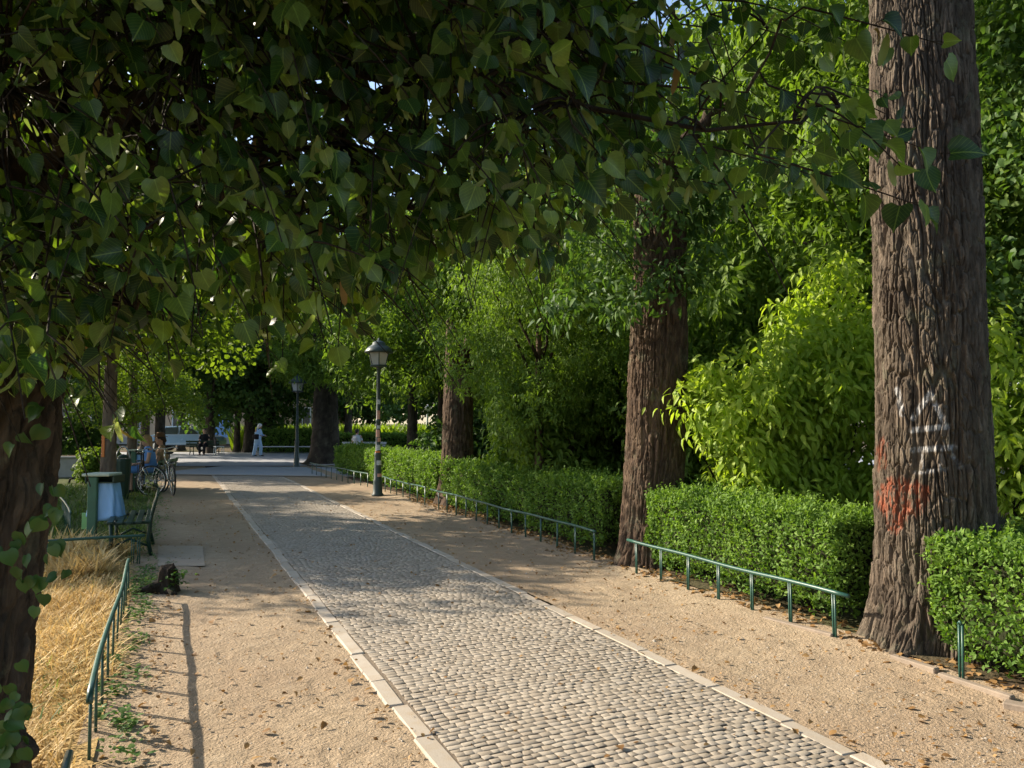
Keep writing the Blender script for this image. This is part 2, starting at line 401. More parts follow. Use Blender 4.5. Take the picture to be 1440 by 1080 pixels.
# ------------------------------------------------------------------ ground, path
def sheet(name, pts, z, mat, cut=0):
    V = np.array([(p[0], p[1], z) for p in pts]); o = mesh_np(name, V, np.array([range(len(pts))]), mat, smooth=False); o['kind'] = 'structure'; return o
def grid(name, x0, x1, y0, y1, step, z, mat, hfun=None):
    nx = max(2, int((x1 - x0) / step) + 1); ny = max(2, int((y1 - y0) / step) + 1)
    X, Y = np.meshgrid(np.linspace(x0, x1, nx), np.linspace(y0, y1, ny)); P = np.stack([X, Y, np.full_like(X, z)], -1).reshape(-1, 3)
    if hfun: P[:, 2] += hfun(P)
    ix = np.arange(nx * ny).reshape(ny, nx)
    F = np.stack([ix[:-1, :-1], ix[:-1, 1:], ix[1:, 1:], ix[1:, :-1]], -1).reshape(-1, 4)
    return mesh_np(name, P, F, mat)

m = N('soil'); co = m.pos()
c = m.ramp(m.noise(co, 1.2, 5), [(.3, (.075, .052, .034)), (.7, (.15, .108, .07))])
c = m.mix(m.ramp(m.noise(co, .35, 3), [(.45, 0.0), (.6, .7)]), c, (.06, .08, .03))
M['soil'] = m.done(m.bsdf(c, .95, .1, 0, m.bump(m.noise(co, 30, 5), .8, .03)))

m = N('sandy_gravel'); co = m.pos()
n0 = m.noise(co, .55, 4); n1 = m.noise(co, 7, 5, .65); n2 = m.noise(co, 90, 4, .7)
c = m.ramp(n1, [(.25, (.305, .235, .155)), (.55, (.42, .328, .222)), (.8, (.52, .42, .298))])
c = m.mix(m.ramp(n0, [(.40, 0.0), (.62, .6)]), c, (.31, .225, .15))
c = m.mix(m.ramp(m.noise(m.pos((1, .06, 1)), 2.6, 4, .6), [(.46, 0.0), (.62, .4)]), c, (.36, .265, .175))
fp = m.ramp(m.voro(m.pos((1, .45, 1)), 3.6), [(.10, 0.0), (.2, 1.0)])
spk = m.ramp(m.voro(co, 42), [(.06, 1.0), (.13, 0.0)])
c = m.mix(m.math('MULTIPLY', spk, m.ramp(m.noise(co, 11, 2), [(.5, 0.0), (.58, .75)])), c, (.15, .105, .07))
c = m.mix(m.ramp(n2, [(.35, .35), (.6, 0.0)]), c, (.22, .155, .10))
b = m.bump(fp, .35, .03); b = m.bump(n1, .5, .04, b); b = m.bump(m.noise(co, 30, 4, .6, 1.2), 1.0, .018, b); b = m.bump(n2, .6, .004, b)
M['sand'] = m.done(m.bsdf(c, .95, .12, 0, b))

m = N('cobble_granite'); co = m.pos(); rn = m.attr('rnd')
c = m.ramp(rn, [(0, (.27, .228, .175)), (.5, (.335, .288, .228)), (.85, (.39, .342, .275)), (1, (.31, .277, .235))])
c = m.mix(m.ramp(m.noise(co, 60, 4), [(.3, .35), (.65, 0.0)]), c, (.18, .155, .13))
c = m.mix(m.ramp(m.noise(co, .8, 3), [(.4, 0.0), (.7, .4)]), c, (.40, .335, .26))
M['cobble'] = m.done(m.bsdf(c, .72, .3, 0, m.bump(m.noise(co, 160, 4), .5, .004)))
m = N('joint_grit'); co = m.pos()
M['joint'] = m.done(m.bsdf(m.ramp(m.noise(co, 50, 4), [(.3, (.15, .12, .09)), (.7, (.27, .22, .165))]), .95, .1, 0, m.bump(m.noise(co, 120, 3), .7, .006)))
m = N('kerb_stone'); co = m.pos(); rn = m.attr('rnd')
c = m.ramp(rn, [(0, (.36, .315, .255)), (1, (.46, .405, .335))])
c = m.mix(m.ramp(m.noise(co, 9, 5), [(.45, 0.0), (.7, .7)]), c, (.38, .30, .21))
M['kerb'] = m.done(m.bsdf(c, .8, .25, 0, m.bump(m.noise(co, 110, 4), .4, .004)))
m = N('worn_asphalt'); co = m.pos()
c = m.ramp(m.noise(co, 40, 5), [(.3, (.27, .28, .30)), (.7, (.40, .41, .43))])
c = m.mix(m.ramp(m.noise(co, .6, 4), [(.4, 0.0), (.7, .6)]), c, (.34, .34, .34))
M['asphalt'] = m.done(m.bsdf(c, .8, .3, 0, m.bump(m.noise(co, 90, 4), .4, .006)))

sheet('ground', [(-400, -400), (400, -400), (400, 700), (-400, 700)], -.075, M['soil'])
XL0, XL1, XK1, XR0, XR1 = -.34, 1.165, 1.27, 3.0, 4.62      # sand | kerb | cobbles | kerb | sand
YE = 25.0
hf = lambda P: .010 * fbm(P * [1, 1, 1], 1.1, 3) + .004 * fbm(P, 6, 9, 2)
o = grid('sand_path', XL0 - .05, XL1 + .01, -2.5, YE + 6, .05, 0, M['sand'], lambda P: hf(P) - .004 + .02 * np.clip((-.1 - P[:, 0]) / .3, 0, 1)); o['kind'] = 'structure'
o = grid('sand_path', 3.10, XR1 + .06, -2.5, YE + 6, .05, 0, M['sand'], lambda P: hf(P) - .004 + .03 * np.clip((P[:, 0] - 4.2) / .4, 0, 1)); o['kind'] = 'structure'
sheet('path', [(XK1 - .05, -2.5), (XR0 + .05, -2.5), (XR0 + .05, YE + .5), (XK1 - .05, YE + .5)], -.0040, M['joint'])

o = grid('soil_bed', XR1 - .05, 26, -4, 34, .16, 0, M['soil'], lambda P: .03 * fbm(P, 1.3, 15) + .01 - .03 * np.clip((P[:, 0] - 5) / 3, 0, 1)); o['kind'] = 'structure'
def cobbles():
    rng = np.random.default_rng(5); P = []; SZ = []; A = []; RN = []
    y = .8
    while y < YE:
        rh = rng.uniform(.042, .054); x = XK1 + rng.uniform(0, .01)
        while x < XR0 - .02:
            wv = rng.uniform(.045, .082); wv = min(wv, XR0 - x)
            if wv < .03: break
            arch = .05 * math.sin((x - XK1) / (XR0 - XK1) * PI) + .012 * math.sin(3.1 * x + y * 2.3)
            P.append((x + wv / 2, y + rh / 2 + arch, rng.normal(0, .0012))); SZ.append((wv * .5 - .0007, rh * .5 - .0026)); A.append(rng.normal(0, .05)); RN.append(rng.random())
            x += wv
        y += rh
    P = np.array(P); SZ = np.array(SZ); A = np.array(A); n = len(P)
    P[:, 2] += .0015 * fbm(P, 1.4, 4, 2)
    s = [-1, -.88, .88, 1]; tv = []
    for j, b_ in enumerate(s):
        for i, a_ in enumerate(s):
            inner = abs(a_) < .9 and abs(b_) < .9
            corner = abs(a_) > .9 and abs(b_) > .9
            k = .96 if corner else 1
            tv.append((a_ * k, b_ * k, .003 if inner else .0004))
    tv = np.array(tv); tf = np.array([(j * 4 + i, j * 4 + i + 1, j * 4 + i + 5, j * 4 + i + 4) for j in range(3) for i in range(3)])
    jc = rng.normal(0, 1, (n, 4, 2)) * [.0030, .0024]; bx = (tv[:, 0] + 1) / 2; by = (tv[:, 1] + 1) / 2      # stones are irregular quadrilaterals
    bw = np.stack([(1 - bx) * (1 - by), bx * (1 - by), (1 - bx) * by, bx * by], 1)
    jit = np.concatenate([np.einsum('vc,nck->nvk', bw, jc), rng.normal(0, .0003, (n, 16, 1))], -1)
    lx = tv[None, :, 0] * SZ[:, None, 0]; ly = tv[None, :, 1] * SZ[:, None, 1]
    ca, sa = np.cos(A)[:, None], np.sin(A)[:, None]
    V = np.stack([lx * ca - ly * sa, lx * sa + ly * ca, np.broadcast_to(tv[None, :, 2], (n, 16))], -1) + jit + P[:, None]
    tilt = rng.normal(0, .012, (n, 2)); V[..., 2] += lx * tilt[:, :1] + ly * tilt[:, 1:]
    F = (tf[None] + (np.arange(n) * 16)[:, None, None]).reshape(-1, 4)
    o = mesh_np('cobblestone_path', V.reshape(-1, 3), F, M['cobble'], attrs={'rnd': np.repeat(RN, 16)}, smooth=False); o['kind'] = 'structure'
cobbles()

def kerb(x0, x1, seed):
    rng = np.random.default_rng(seed); mb = MB(); rn = []; y = .6
    while y < YE + .6:
        L = rng.uniform(.34, .62); n0 = mb.n
        dx = rng.normal(0, .008)
        mb.box(((x0 + x1) / 2 + dx, y + L / 2, -.0575 + rng.normal(0, .002)), ((x1 - x0) * rng.uniform(.88, 1.04), L - .008, .12), rotm('Z', rng.normal(0, .012)) @ rotm('Y', rng.normal(0, .015)), .008)
        rn.append((mb.n - n0, rng.random())); y += L
    o = mb.build('kerb', M['kerb']); o['kind'] = 'structure'
    at = o.data.attributes.new('rnd', 'FLOAT', 'POINT'); at.data.foreach_set('value', np.repeat([r for _, r in rn], [k for k, _ in rn]).astype(np.float32))
kerb(XL1 + .004, XK1 + .006, 3); kerb(XR0 + .004, XR0 + .105, 4)
# cross strip and shaded plaza beyond
A0, A1 = G(240, 668), G(520, 672)
dv = norm(A1 - A0); nv = np.array([-dv[1], dv[0], 0])
sheet('kerb', [A0 - dv * 1, A1 + dv * 1.5, A1 + dv * 1.5 + nv * .32, A0 - dv * 1 + nv * .32], .02, M['kerb'])
pz = [cw(-40, 27), cw(30, 29.5), cw(30, 41), cw(-40, 41)]
sheet('plaza', pz, .024, M['asphalt'])
sheet('path', [A0 - dv * 1 + nv * .32, A1 + dv * .2 + nv * .32, A1 + nv * 4.5, A0 - dv * 1 + nv * 4.5], .016, M['asphalt'])
sheet('slab_shade_patch', [G(222, 797), G(288, 797), G(285, 769), G(222, 768)], .010, M['slab'])  # slab sheet whose outline also takes in a patch of plain shade

# pebbles and twigs on the sand
def gravel():
    rng = np.random.default_rng(21); n = 9000
    y = 2.4 + 14 * rng.random(n) ** 1.8; left = rng.random(n) < .5
    x = np.where(left, rng.uniform(XL0, XL1, n), rng.uniform(3.14, XR1, n))
    s = rng.gamma(2, .0016, n) + .0018
    t = np.array([(1, 0, 0), (-.5, .87, 0), (-.5, -.87, 0), (.1, .05, .8)]); tf = np.array([(0, 1, 3), (1, 2, 3), (2, 0, 3)])
    ang = rng.random(n) * 2 * PI; st = rng.uniform(.5, 1, n)
    V = np.stack([(t[None, :, 0] * np.cos(ang)[:, None] - t[None, :, 1] * np.sin(ang)[:, None] * st[:, None]), (t[None, :, 0] * np.sin(ang)[:, None] + t[None, :, 1] * np.cos(ang)[:, None] * st[:, None]), np.broadcast_to(t[None, :, 2], (n, 4))], -1)
    P = np.stack([x, y, np.zeros(n)], -1); P[:, 2] = hf(P) - .005
    V = V * s[:, None, None] + P[:, None]
    F = (tf[None] + (np.arange(n) * 4)[:, None, None]).reshape(-1, 3)
    o = mesh_np('gravel', V.reshape(-1, 3), F, M['kerb'], attrs={'rnd': np.repeat(rng.random(n), 4)}, smooth=False)
    tag(o, 'small pale pebbles strewn over both sandy strips', 'gravel', kind='stuff')
gravel()
def litter():
    rng = np.random.default_rng(22)
    n1, n2, n3 = 1700, 2000, 400
    x = np.concatenate([4.62 + rng.normal(0, .16, n1), rng.uniform(3.14, 4.6, n2 // 2), rng.uniform(-.3, 1.13, n2 // 2), rng.uniform(1.2, 3.1, n3)])
    y = np.concatenate([rng.uniform(1.5, 16, n1), 2.4 + 15 * rng.random(n2) ** 1.5, 2.4 + 15 * rng.random(n3) ** 1.5])
    nk = 420
    x = np.concatenate([x, np.where(rng.random(nk) < .5, 1.12, 3.15) + rng.normal(0, .05, nk), -.12 + np.abs(rng.normal(0, .12, 260))]); y = np.concatenate([y, 2.2 + 14 * rng.random(nk) ** 1.5, rng.uniform(2.5, 9.5, 260)])
    n = len(x); P = np.stack([x, y, np.full(n, .012)], -1); P[:, 2] += np.where(x > 4.5, .025, 0)
    a = rng.random(n) * 2 * PI; yd = np.stack([np.cos(a), np.sin(a), rng.normal(0, .15, n)], -1)
    o = leaves('leaf_litter', BROAD, P, yd, np.stack([rng.normal(0, .35, n), rng.normal(0, .35, n), np.ones(n)], -1), np.where(x > 4.4, rng.uniform(.03, .065, n), rng.gamma(3, .006, n) + .006), M['litter'], rng=rng)
    tag(o, 'dry brown leaves fallen along the hedge foot and over the path', 'leaf litter', kind='stuff')
litter()

# ------------------------------------------------------------------ grass
def blades(name, n, xr, yr, h, mat, label, cat, lie=.7, seed=1, wmul=1.0, mask=None, z0=0.0):
    rng = np.random.default_rng(seed)
    x = rng.uniform(*xr, n); y = rng.uniform(*yr, n); P = np.stack([x, y, np.full(n, z0)], -1)
    if mask is not None: P = P[mask(P, rng)]
    n = len(P); a = rng.random(n) * 2 * PI + 1.5 * vnoise(P, .9, seed); l = rng.uniform(.2, 1, n) * lie
    yd = np.stack([np.cos(a) * l, np.sin(a) * l, 1.05 - l * .85 + .02], -1)
    s = rng.uniform(*h, n) * (1 + .5 * vnoise(P, 1.7, seed + 2))
    nr = np.stack([-np.cos(a), -np.sin(a), np.full(n, .8)], -1)
    P[:, 2] += np.where(l > .8, rng.uniform(0, .06, n), 0)
    tp = [(V * [wmul, 1, 1], F, U) for V, F, U in BLADE]
    o = leaves(name, tp, P, yd, nr, s, mat, rng=rng, rnd=np.clip(.5 + .35 * vnoise(P, 1.2, seed + 5) + rng.normal(0, .22, n), 0, 1))
    tag(o, label, cat, kind='stuff'); return o
blades('dry_grass', 70000, (-3.6, -.30), (2.2, 10.6), (.06, .17), M['straw'], 'dry straw coloured grass inside the low fence at left', 'dry grass', 1.0, 31, 1.0,
       lambda P, r: (r.random(len(P)) < np.clip(1.25 - .25 * (P[:, 1] - 3) / 3 - .0 * P[:, 0], .3, 1)) & (P[:, 0] < -.36 + .12 * vnoise(P, 2.3, 8)))
blades('dry_grass', 5200, (-1.7, -.42), (8.6, 10.5), (.16, .36), M['straw'], 'taller dry tufts in front of the bench and litter bin', 'dry grass', .75, 35, 1.0, lambda P, r: vnoise(P, 2.2, 12) > .0)
blades('grass', 5200, (-3.4, -.36), (3, 10), (.05, .13), M['lawn'], 'sparse green blades among the dry straw at left', 'grass', .9, 36, 1.2, lambda P, r: vnoise(P, 1.3, 14) > .12)
blades('grass', 26000, (-7, -.25), (10.2, 22), (.10, .22), M['lawn'], 'patchy green grass behind the litter bin and bench at left', 'grass', .8, 33, 1.2)
m = N('straw_ground'); co = m.pos()
c = m.ramp(m.noise(co, 26, 5, .6, 1.2), [(.3, (.24, .16, .065)), (.65, (.47, .33, .145))])
M['straw_ground'] = m.done(m.bsdf(c, .95, .1, 0, m.bump(m.noise(co, 40, 4), .8, .02)))
o = grid('lawn', -8, -.30, -2, 10.4, .12, .004, M['straw_ground'], lambda P: .02 * fbm(P, 1.5, 5)); o['kind'] = 'structure'
m = N('green_ground'); co = m.pos()
M['green_ground'] = m.done(m.bsdf(m.ramp(m.noise(co, 5, 5), [(.3, (.045, .06, .02)), (.7, (.11, .12, .045))]), .95, .1, 0, m.bump(m.noise(co, 40, 4), .8, .02)))
o = grid('lawn', -14, -.30, 10.4, 26, .3, .0, M['green_ground'], lambda P: .02 * fbm(P, 1.5, 6)); o['kind'] = 'structure'
# low weeds at the foot of the left fence
def weeds():
    rng = np.random.default_rng(41); cen = []
    for k in range(85):
        y = rng.uniform(3.9, 9.6); cen.append((-.24 + rng.normal(0, .07) + .03 * (y < 5), y, .0))
    for k in range(120): cen.append((-.1 + rng.normal(0, .16) - .25, rng.uniform(9.6, 18.2), 0))
    for k in range(14): cen.append((-.62 + rng.normal(0, .12), 3.25 + rng.normal(0, .18), 0))
    P = []; Y = []; Nn = []; Sz = []
    for c in cen:
        q = int(rng.integers(8, 22)); hh = rng.uniform(.04, .13)
        for j in range(q):
            a = rng.random() * 2 * PI; r = rng.uniform(0, .06)
            P.append((c[0] + r * math.cos(a), c[1] + r * math.sin(a), c[2] + rng.uniform(.0, hh))); Y.append((math.cos(a), math.sin(a), rng.uniform(-.2, .9))); Nn.append((-math.cos(a) * .4, -math.sin(a) * .4, 1)); Sz.append(rng.uniform(.016, .046))
    o = leaves('weeds', BROAD, np.array(P), np.array(Y), np.array(Nn), np.array(Sz), M['weed'], rng=rng)
    tag(o, 'small green weeds at the foot of the left fence', 'weeds', kind='stuff')
weeds()
# tall sunlit meadow far behind
def meadow():
    rng = np.random.default_rng(43); n = 9000
    X = rng.uniform(-16, 2, n); Z = rng.uniform(44, 52, n)
    P = np.stack([X * cy_ + Z * sy_, -X * sy_ + Z * cy_, np.zeros(n)], -1)
    a = rng.random(n) * 2 * PI; yd = np.stack([np.cos(a) * .3, np.sin(a) * .3, np.ones(n)], -1)
    o = leaves('tall_grass', [(V * [2.2, 1, 1], F, U) for V, F, U in BLADE[:2]], P, yd, np.stack([-np.cos(a), -np.sin(a), np.full(n, .3)], -1), rng.uniform(.9, 1.75, n), M['meadow'], rng=rng)
    tag(o, 'tall bright green meadow grass behind the far hedges', 'tall grass', kind='stuff')
meadow()

# ------------------------------------------------------------------ trunks
def spine_interp(sp, z):
    sp = np.array(sp, float); z = np.asarray(z)
    def cr(col):
        return np.interp(z, sp[:, 2], sp[:, col])
    return cr(0), cr(1), cr(3)
def trunk_mesh(name, sp, mat, parent, nu, nv, cell=(.07, .22), depth=.018, flare=.5, fl_h=.22, seed=1, lobes=5, paint=None, burls=(), zmin=None):
    z = np.linspace(sp[0][2], sp[-1][2], nv); a = np.linspace(0, 2 * PI, nu, endpoint=False)
    A, Z = np.meshgrid(a, z); cx, cyv, r = spine_interp(sp, Z)
    k = np.ones(3) / 3
    r = r * (1 + flare * np.exp(-np.maximum(Z - sp[0][2], 0) / fl_h) * (1 + .45 * np.sin(lobes * A + seed) + .25 * np.sin((lobes - 2) * A + seed * 2.1)))
    ring = np.stack([np.cos(A), np.sin(A), Z * .6], -1)
    r = r * (1 + .045 * vnoise(ring, 1.5, seed) + .02 * vnoise(ring, 4, seed + 1))
    for (ba, bz, bw, bh) in burls:
        da = np.angle(np.exp(1j * (A - ba))); r = r + bh * np.exp(-(da / bw[0]) ** 2 - ((Z - bz) / bw[1]) ** 2)
    rm = float(np.mean([s[3] for s in sp])); ncell = max(6, int(2 * PI * rm / cell[0]))
    u = A / (2 * PI) * ncell; v = Z / cell[1]
    wn = np.stack([np.cos(A) * rm, np.sin(A) * rm, Z * .35], -1)
    u2 = u + .8 * vnoise(wn, 8, seed + 3); v2 = v + .5 * vnoise(wn, 6, seed + 4)
    F1, F2, ID = worley(u2, v2, ncell, seed)
    crack = np.clip((F2 - F1 - .03) / .16, 0, 1)
    F1b, F2b, IDb = worley(u2 * 2, v2 * 2.3, ncell * 2, seed + 9)
    fine = np.clip((F2b - F1b) / .35, 0, 1)
    fz = np.stack([np.cos(A) * rm, np.sin(A) * rm, Z * cell[0] / cell[1] * .55 + .006 * vnoise(wn, 14, seed + 21)], -1) + .35 * cell[0] * np.stack([vnoise(wn, 10, seed + 22), vnoise(wn, 10, seed + 23), 0 * A], -1)
    f1 = np.abs(vnoise(fz, .42 / cell[0], seed + 11)); f2 = np.abs(vnoise(fz, .62 / cell[0], seed + 12)); fis = np.minimum(np.clip(f1 / .13, 0, 1), np.clip(f2 / .13, 0, 1))
    plate = np.minimum(fis, .5 + .5 * crack)
    rr = r + depth * (plate - .7) + depth * .30 * (ID - .5) * plate + depth * .16 * np.clip(fine * 1.6, 0, 1) + depth * .16 * vnoise(wn, 55, seed + 6)
    P = np.stack([cx + rr * np.cos(A), cyv + rr * np.sin(A), Z], -1).reshape(-1, 3)
    ix = np.arange(nu * nv).reshape(nv, nu); nx = np.roll(ix, -1, 1)
    F = np.stack([ix[:-1], nx[:-1], nx[1:], ix[1:]], -1).reshape(-1, 4)
    at = {'rnd': (.65 * ID + .35 * IDb).ravel()}
    if paint: at = {'rnd': at['rnd'], 'paint': paint(P, np.stack([np.cos(A), np.sin(A)], -1).reshape(-1, 2))}
    return mesh_np(name, P, F, mat, parent, attrs=at)

def curve_pts(p0, p1, n=10, sag=0.0, wob=.05, seed=0, bow=None):
    rng = np.random.default_rng(seed); t = np.linspace(0, 1, n)[:, None]; p0 = np.asarray(p0, float); p1 = np.asarray(p1, float)
    P = p0 + (p1 - p0) * t; L = np.linalg.norm(p1 - p0)
    P[:, 2:] += -sag * 4 * t * (1 - t)
    if bow is not None: P += np.asarray(bow) * 4 * t * (1 - t)
    w_ = rng.normal(0, 1, (n, 3)).cumsum(0); w_ -= w_[0] + (w_[-1] - w_[0]) * t
    return P + w_ * wob * L / n

# ------------------------------------------------------------------ generic crowns (shared meshes, unit = metres, origin at trunk base)
def crown_mesh(name, blobs, nclus, per, lsize, mat, seed, tpl=BROAD, csize=(.35, .7), hang=.35, loc=None, parent=None, keep=None, shell=.55):
    rng = np.random.default_rng(seed); blobs = np.array(blobs, float)
    vol = blobs[:, 3] * blobs[:, 4] * blobs[:, 5]; pick = rng.choice(len(blobs), nclus, p=vol / vol.sum()); b = blobs[pick]
    d = norm(rng.normal(0, 1, (nclus, 3))); rad = (shell + (1 - shell) * rng.random(nclus)) ** .8
    C = b[:, :3] + d * b[:, 3:6] * rad[:, None]; C += .35 * np.stack([vnoise(C, .8, seed + k) for k in range(3)], -1) + .16 * np.stack([vnoise(C, 2.4, seed + 5 + k) for k in range(3)], -1)
    if keep is not None:
        kk = keep(C); C, d = C[kk], d[kk]
    nclus = len(C); out = norm(d + [0, 0, .15])
    cs = rng.uniform(*csize, nclus); ci = np.repeat(np.arange(nclus), per); n = len(ci)
    # each cluster: a drooping twig fan: flattened, tilted outward
    az = rng.random(n) * 2 * PI; rr = np.sqrt(rng.random(n)) * cs[ci]
    t1 = norm(np.cross(out, [0.1, 0.2, 1.0])); t2 = np.cross(out, t1)
    pn = norm(out * .6 + np.array([0, 0, .9]) + rng.normal(0, .35, (nclus, 3)))        # fan normal
    e1 = norm(np.cross(pn, t2)); e2 = np.cross(pn, e1)
    P = C[ci] + e1[ci] * (rr * np.cos(az))[:, None] + e2[ci] * (rr * np.sin(az))[:, None] + pn[ci] * (rng.normal(0, .09, n) - .28 * (rr / cs[ci]) ** 2 * cs[ci])[:, None]
    yd = e1[ci] * np.cos(az)[:, None] + e2[ci] * np.sin(az)[:, None] + rng.normal(0, .45, (n, 3)) - np.array([0, 0, hang])
    nr = pn[ci] + rng.normal(0, .45, (n, 3))
    rnd = np.clip(rng.random(nclus)[ci] * .5 + rng.random(n) * .5, 0, 1)
    return leaves(name, tpl, P, yd, nr, rng.uniform(.7, 1.25, n) * lsize, mat, parent, rnd, loc=loc, rng=rng)

def blobset(seed, rad, z0, z1, n=9):
    rng = np.random.default_rng(seed); out = [(0, 0, (z0 + z1) / 2, rad * .75, rad * .75, (z1 - z0) * .45)]
    for k in range(n):
        a = 2 * PI * (k + rng.random() * .7) / n; r = rad * rng.uniform(.45, .75); q = rad * rng.uniform(.38, .6)
        out.append((r * math.cos(a), r * math.sin(a), rng.uniform(z0 + q * .5, z1 - q * .7), q, q, q * rng.uniform(.6, .9)))
    return out
PROTO = {}
def proto_crown(key, *a, **k):
    o = crown_mesh('crown', *a, **k); PROTO[key] = o.data; bpy.data.objects.remove(o)
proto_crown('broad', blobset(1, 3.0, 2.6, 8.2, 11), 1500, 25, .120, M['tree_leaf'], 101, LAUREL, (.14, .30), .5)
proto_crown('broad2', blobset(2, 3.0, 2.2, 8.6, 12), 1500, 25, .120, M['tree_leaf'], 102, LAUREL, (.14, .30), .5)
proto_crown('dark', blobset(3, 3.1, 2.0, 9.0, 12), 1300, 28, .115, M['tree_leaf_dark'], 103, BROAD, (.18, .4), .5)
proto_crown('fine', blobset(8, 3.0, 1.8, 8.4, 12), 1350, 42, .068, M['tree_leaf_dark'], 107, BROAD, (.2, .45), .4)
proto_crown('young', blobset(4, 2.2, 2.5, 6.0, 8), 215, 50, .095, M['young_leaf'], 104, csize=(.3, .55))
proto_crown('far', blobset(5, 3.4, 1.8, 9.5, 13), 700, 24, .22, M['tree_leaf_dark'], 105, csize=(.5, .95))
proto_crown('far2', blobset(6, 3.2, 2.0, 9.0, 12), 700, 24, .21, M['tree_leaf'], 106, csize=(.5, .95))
TR_MESH = {}
def simple_trunk(r, h, mat, parent, seed, lean=(0, 0), limbs=5, spread=1.8, top=None):
    sp = [(0, 0, -.05, r * 1.15), (lean[0] * .3, lean[1] * .3, h * .3, r), (lean[0] * .7, lean[1] * .7, h * .7, r * .8), (lean[0], lean[1], h, r * .5)]
    o = trunk_mesh('trunk', sp, mat, parent, 26, 60, (.06, .2), r * .09, .45, .2, seed)
    rng = np.random.default_rng(seed); mb = MB()
    for k in range(limbs):
        z = h * rng.uniform(.5, .95); a = 2 * PI * (k + rng.random()) / limbs; f = z / h
        q0 = np.array([lean[0] * f, lean[1] * f, z]); q1 = q0 + [math.cos(a) * spread, math.sin(a) * spread, rng.uniform(.8, 2.2)]
        mb.tube(curve_pts(q0, q1, 8, -.15, .35, seed + k), np.linspace(r * .42, r * .1, 8), 7)
    mb.build('limb', mat, parent, True)
    return o
def tree(name, loc, label, crown, r, h, mat, sc=(1, 1, 1), rz=0.0, seed=1, group=None, cat='tree', lean=(0, 0), limbs=5, spread=1.8):
    e = empty(name, (loc[0], loc[1], 0), label, cat, group)
    simple_trunk(r, h, mat, e, seed, lean, limbs, spread)
    c = bpy.data.objects.new('crown', PROTO[crown]); COL.objects.link(c); c.parent = e; c.rotation_euler = (0, 0, rz); c.scale = sc; c.location = (lean[0], lean[1], 0)
    return e

# ------------------------------------------------------------------ foreground linden
LT = np.array([-.655, 3.565])
lin = empty('linden_tree', (LT[0], LT[1], 0), 'low spreading linden tree with dark hanging heart shaped leaves and gnarled trunk at left', 'tree')
def W2L(P): return np.asarray(P) - np.array([LT[0], LT[1], 0])
ea = math.atan2(-sy_, cy_)          # angle on the trunk that faces image right
trunk_mesh('trunk', [(-.10, .02, -.1, .225), (-.06, .0, .4, .205), (-.02, 0, .9, .20), (.015, 0, 1.4, .215), (.045, 0, 2.0, .22), (.08, 0, 2.5, .21)], M['bark_dark'], lin, 260, 420,
           (.05, .24), .032, .25, .3, 7, burls=[(ea, .36, (.30, .06), .085), (ea - .1, 1.30, (.35, .07), .06), (ea - 1.2, 1.1, (.5, .25), .05), (ea - .7, .75, (.4, .12), .03)])
PROF = [(-300, 560), (0, 570), (95, 575), (112, 530), (150, 505), (200, 490), (250, 470), (300, 450), (345, 490), (400, 495), (440, 450), (480, 445), (520, 470), (535, 450), (560, 395), (610, 385), (660, 380), (700, 365), (745, 390), (775, 392), (800, 345), (850, 325), (900, 318), (960, 330), (1000, 300), (1100, 298), (1150, 270), (1200, 250)]
px_, py_ = np.array(PROF).T
SUNV = np.array(-ld)
FLECK = [D(x, y, z) for x, y, z in ((178, 238, 1.9), (166, 585, 2.0), (425, 560, 2.0), (560, 345, 2.1), (608, 372, 2.2), (940, 320, 1.9), (1012, 90, 2.0), (120, 300, 2.1), (300, 235, 1.9), (700, 250, 2.2), (60, 180, 1.9))]
def in_fleck(P, rad, skip):
    m = np.zeros(len(P), bool)
    for p in FLECK:
        q = P - p; t = q @ SUNV; m |= (np.linalg.norm(q - t[:, None] * SUNV, axis=1) < rad) & (t > skip)
    return m
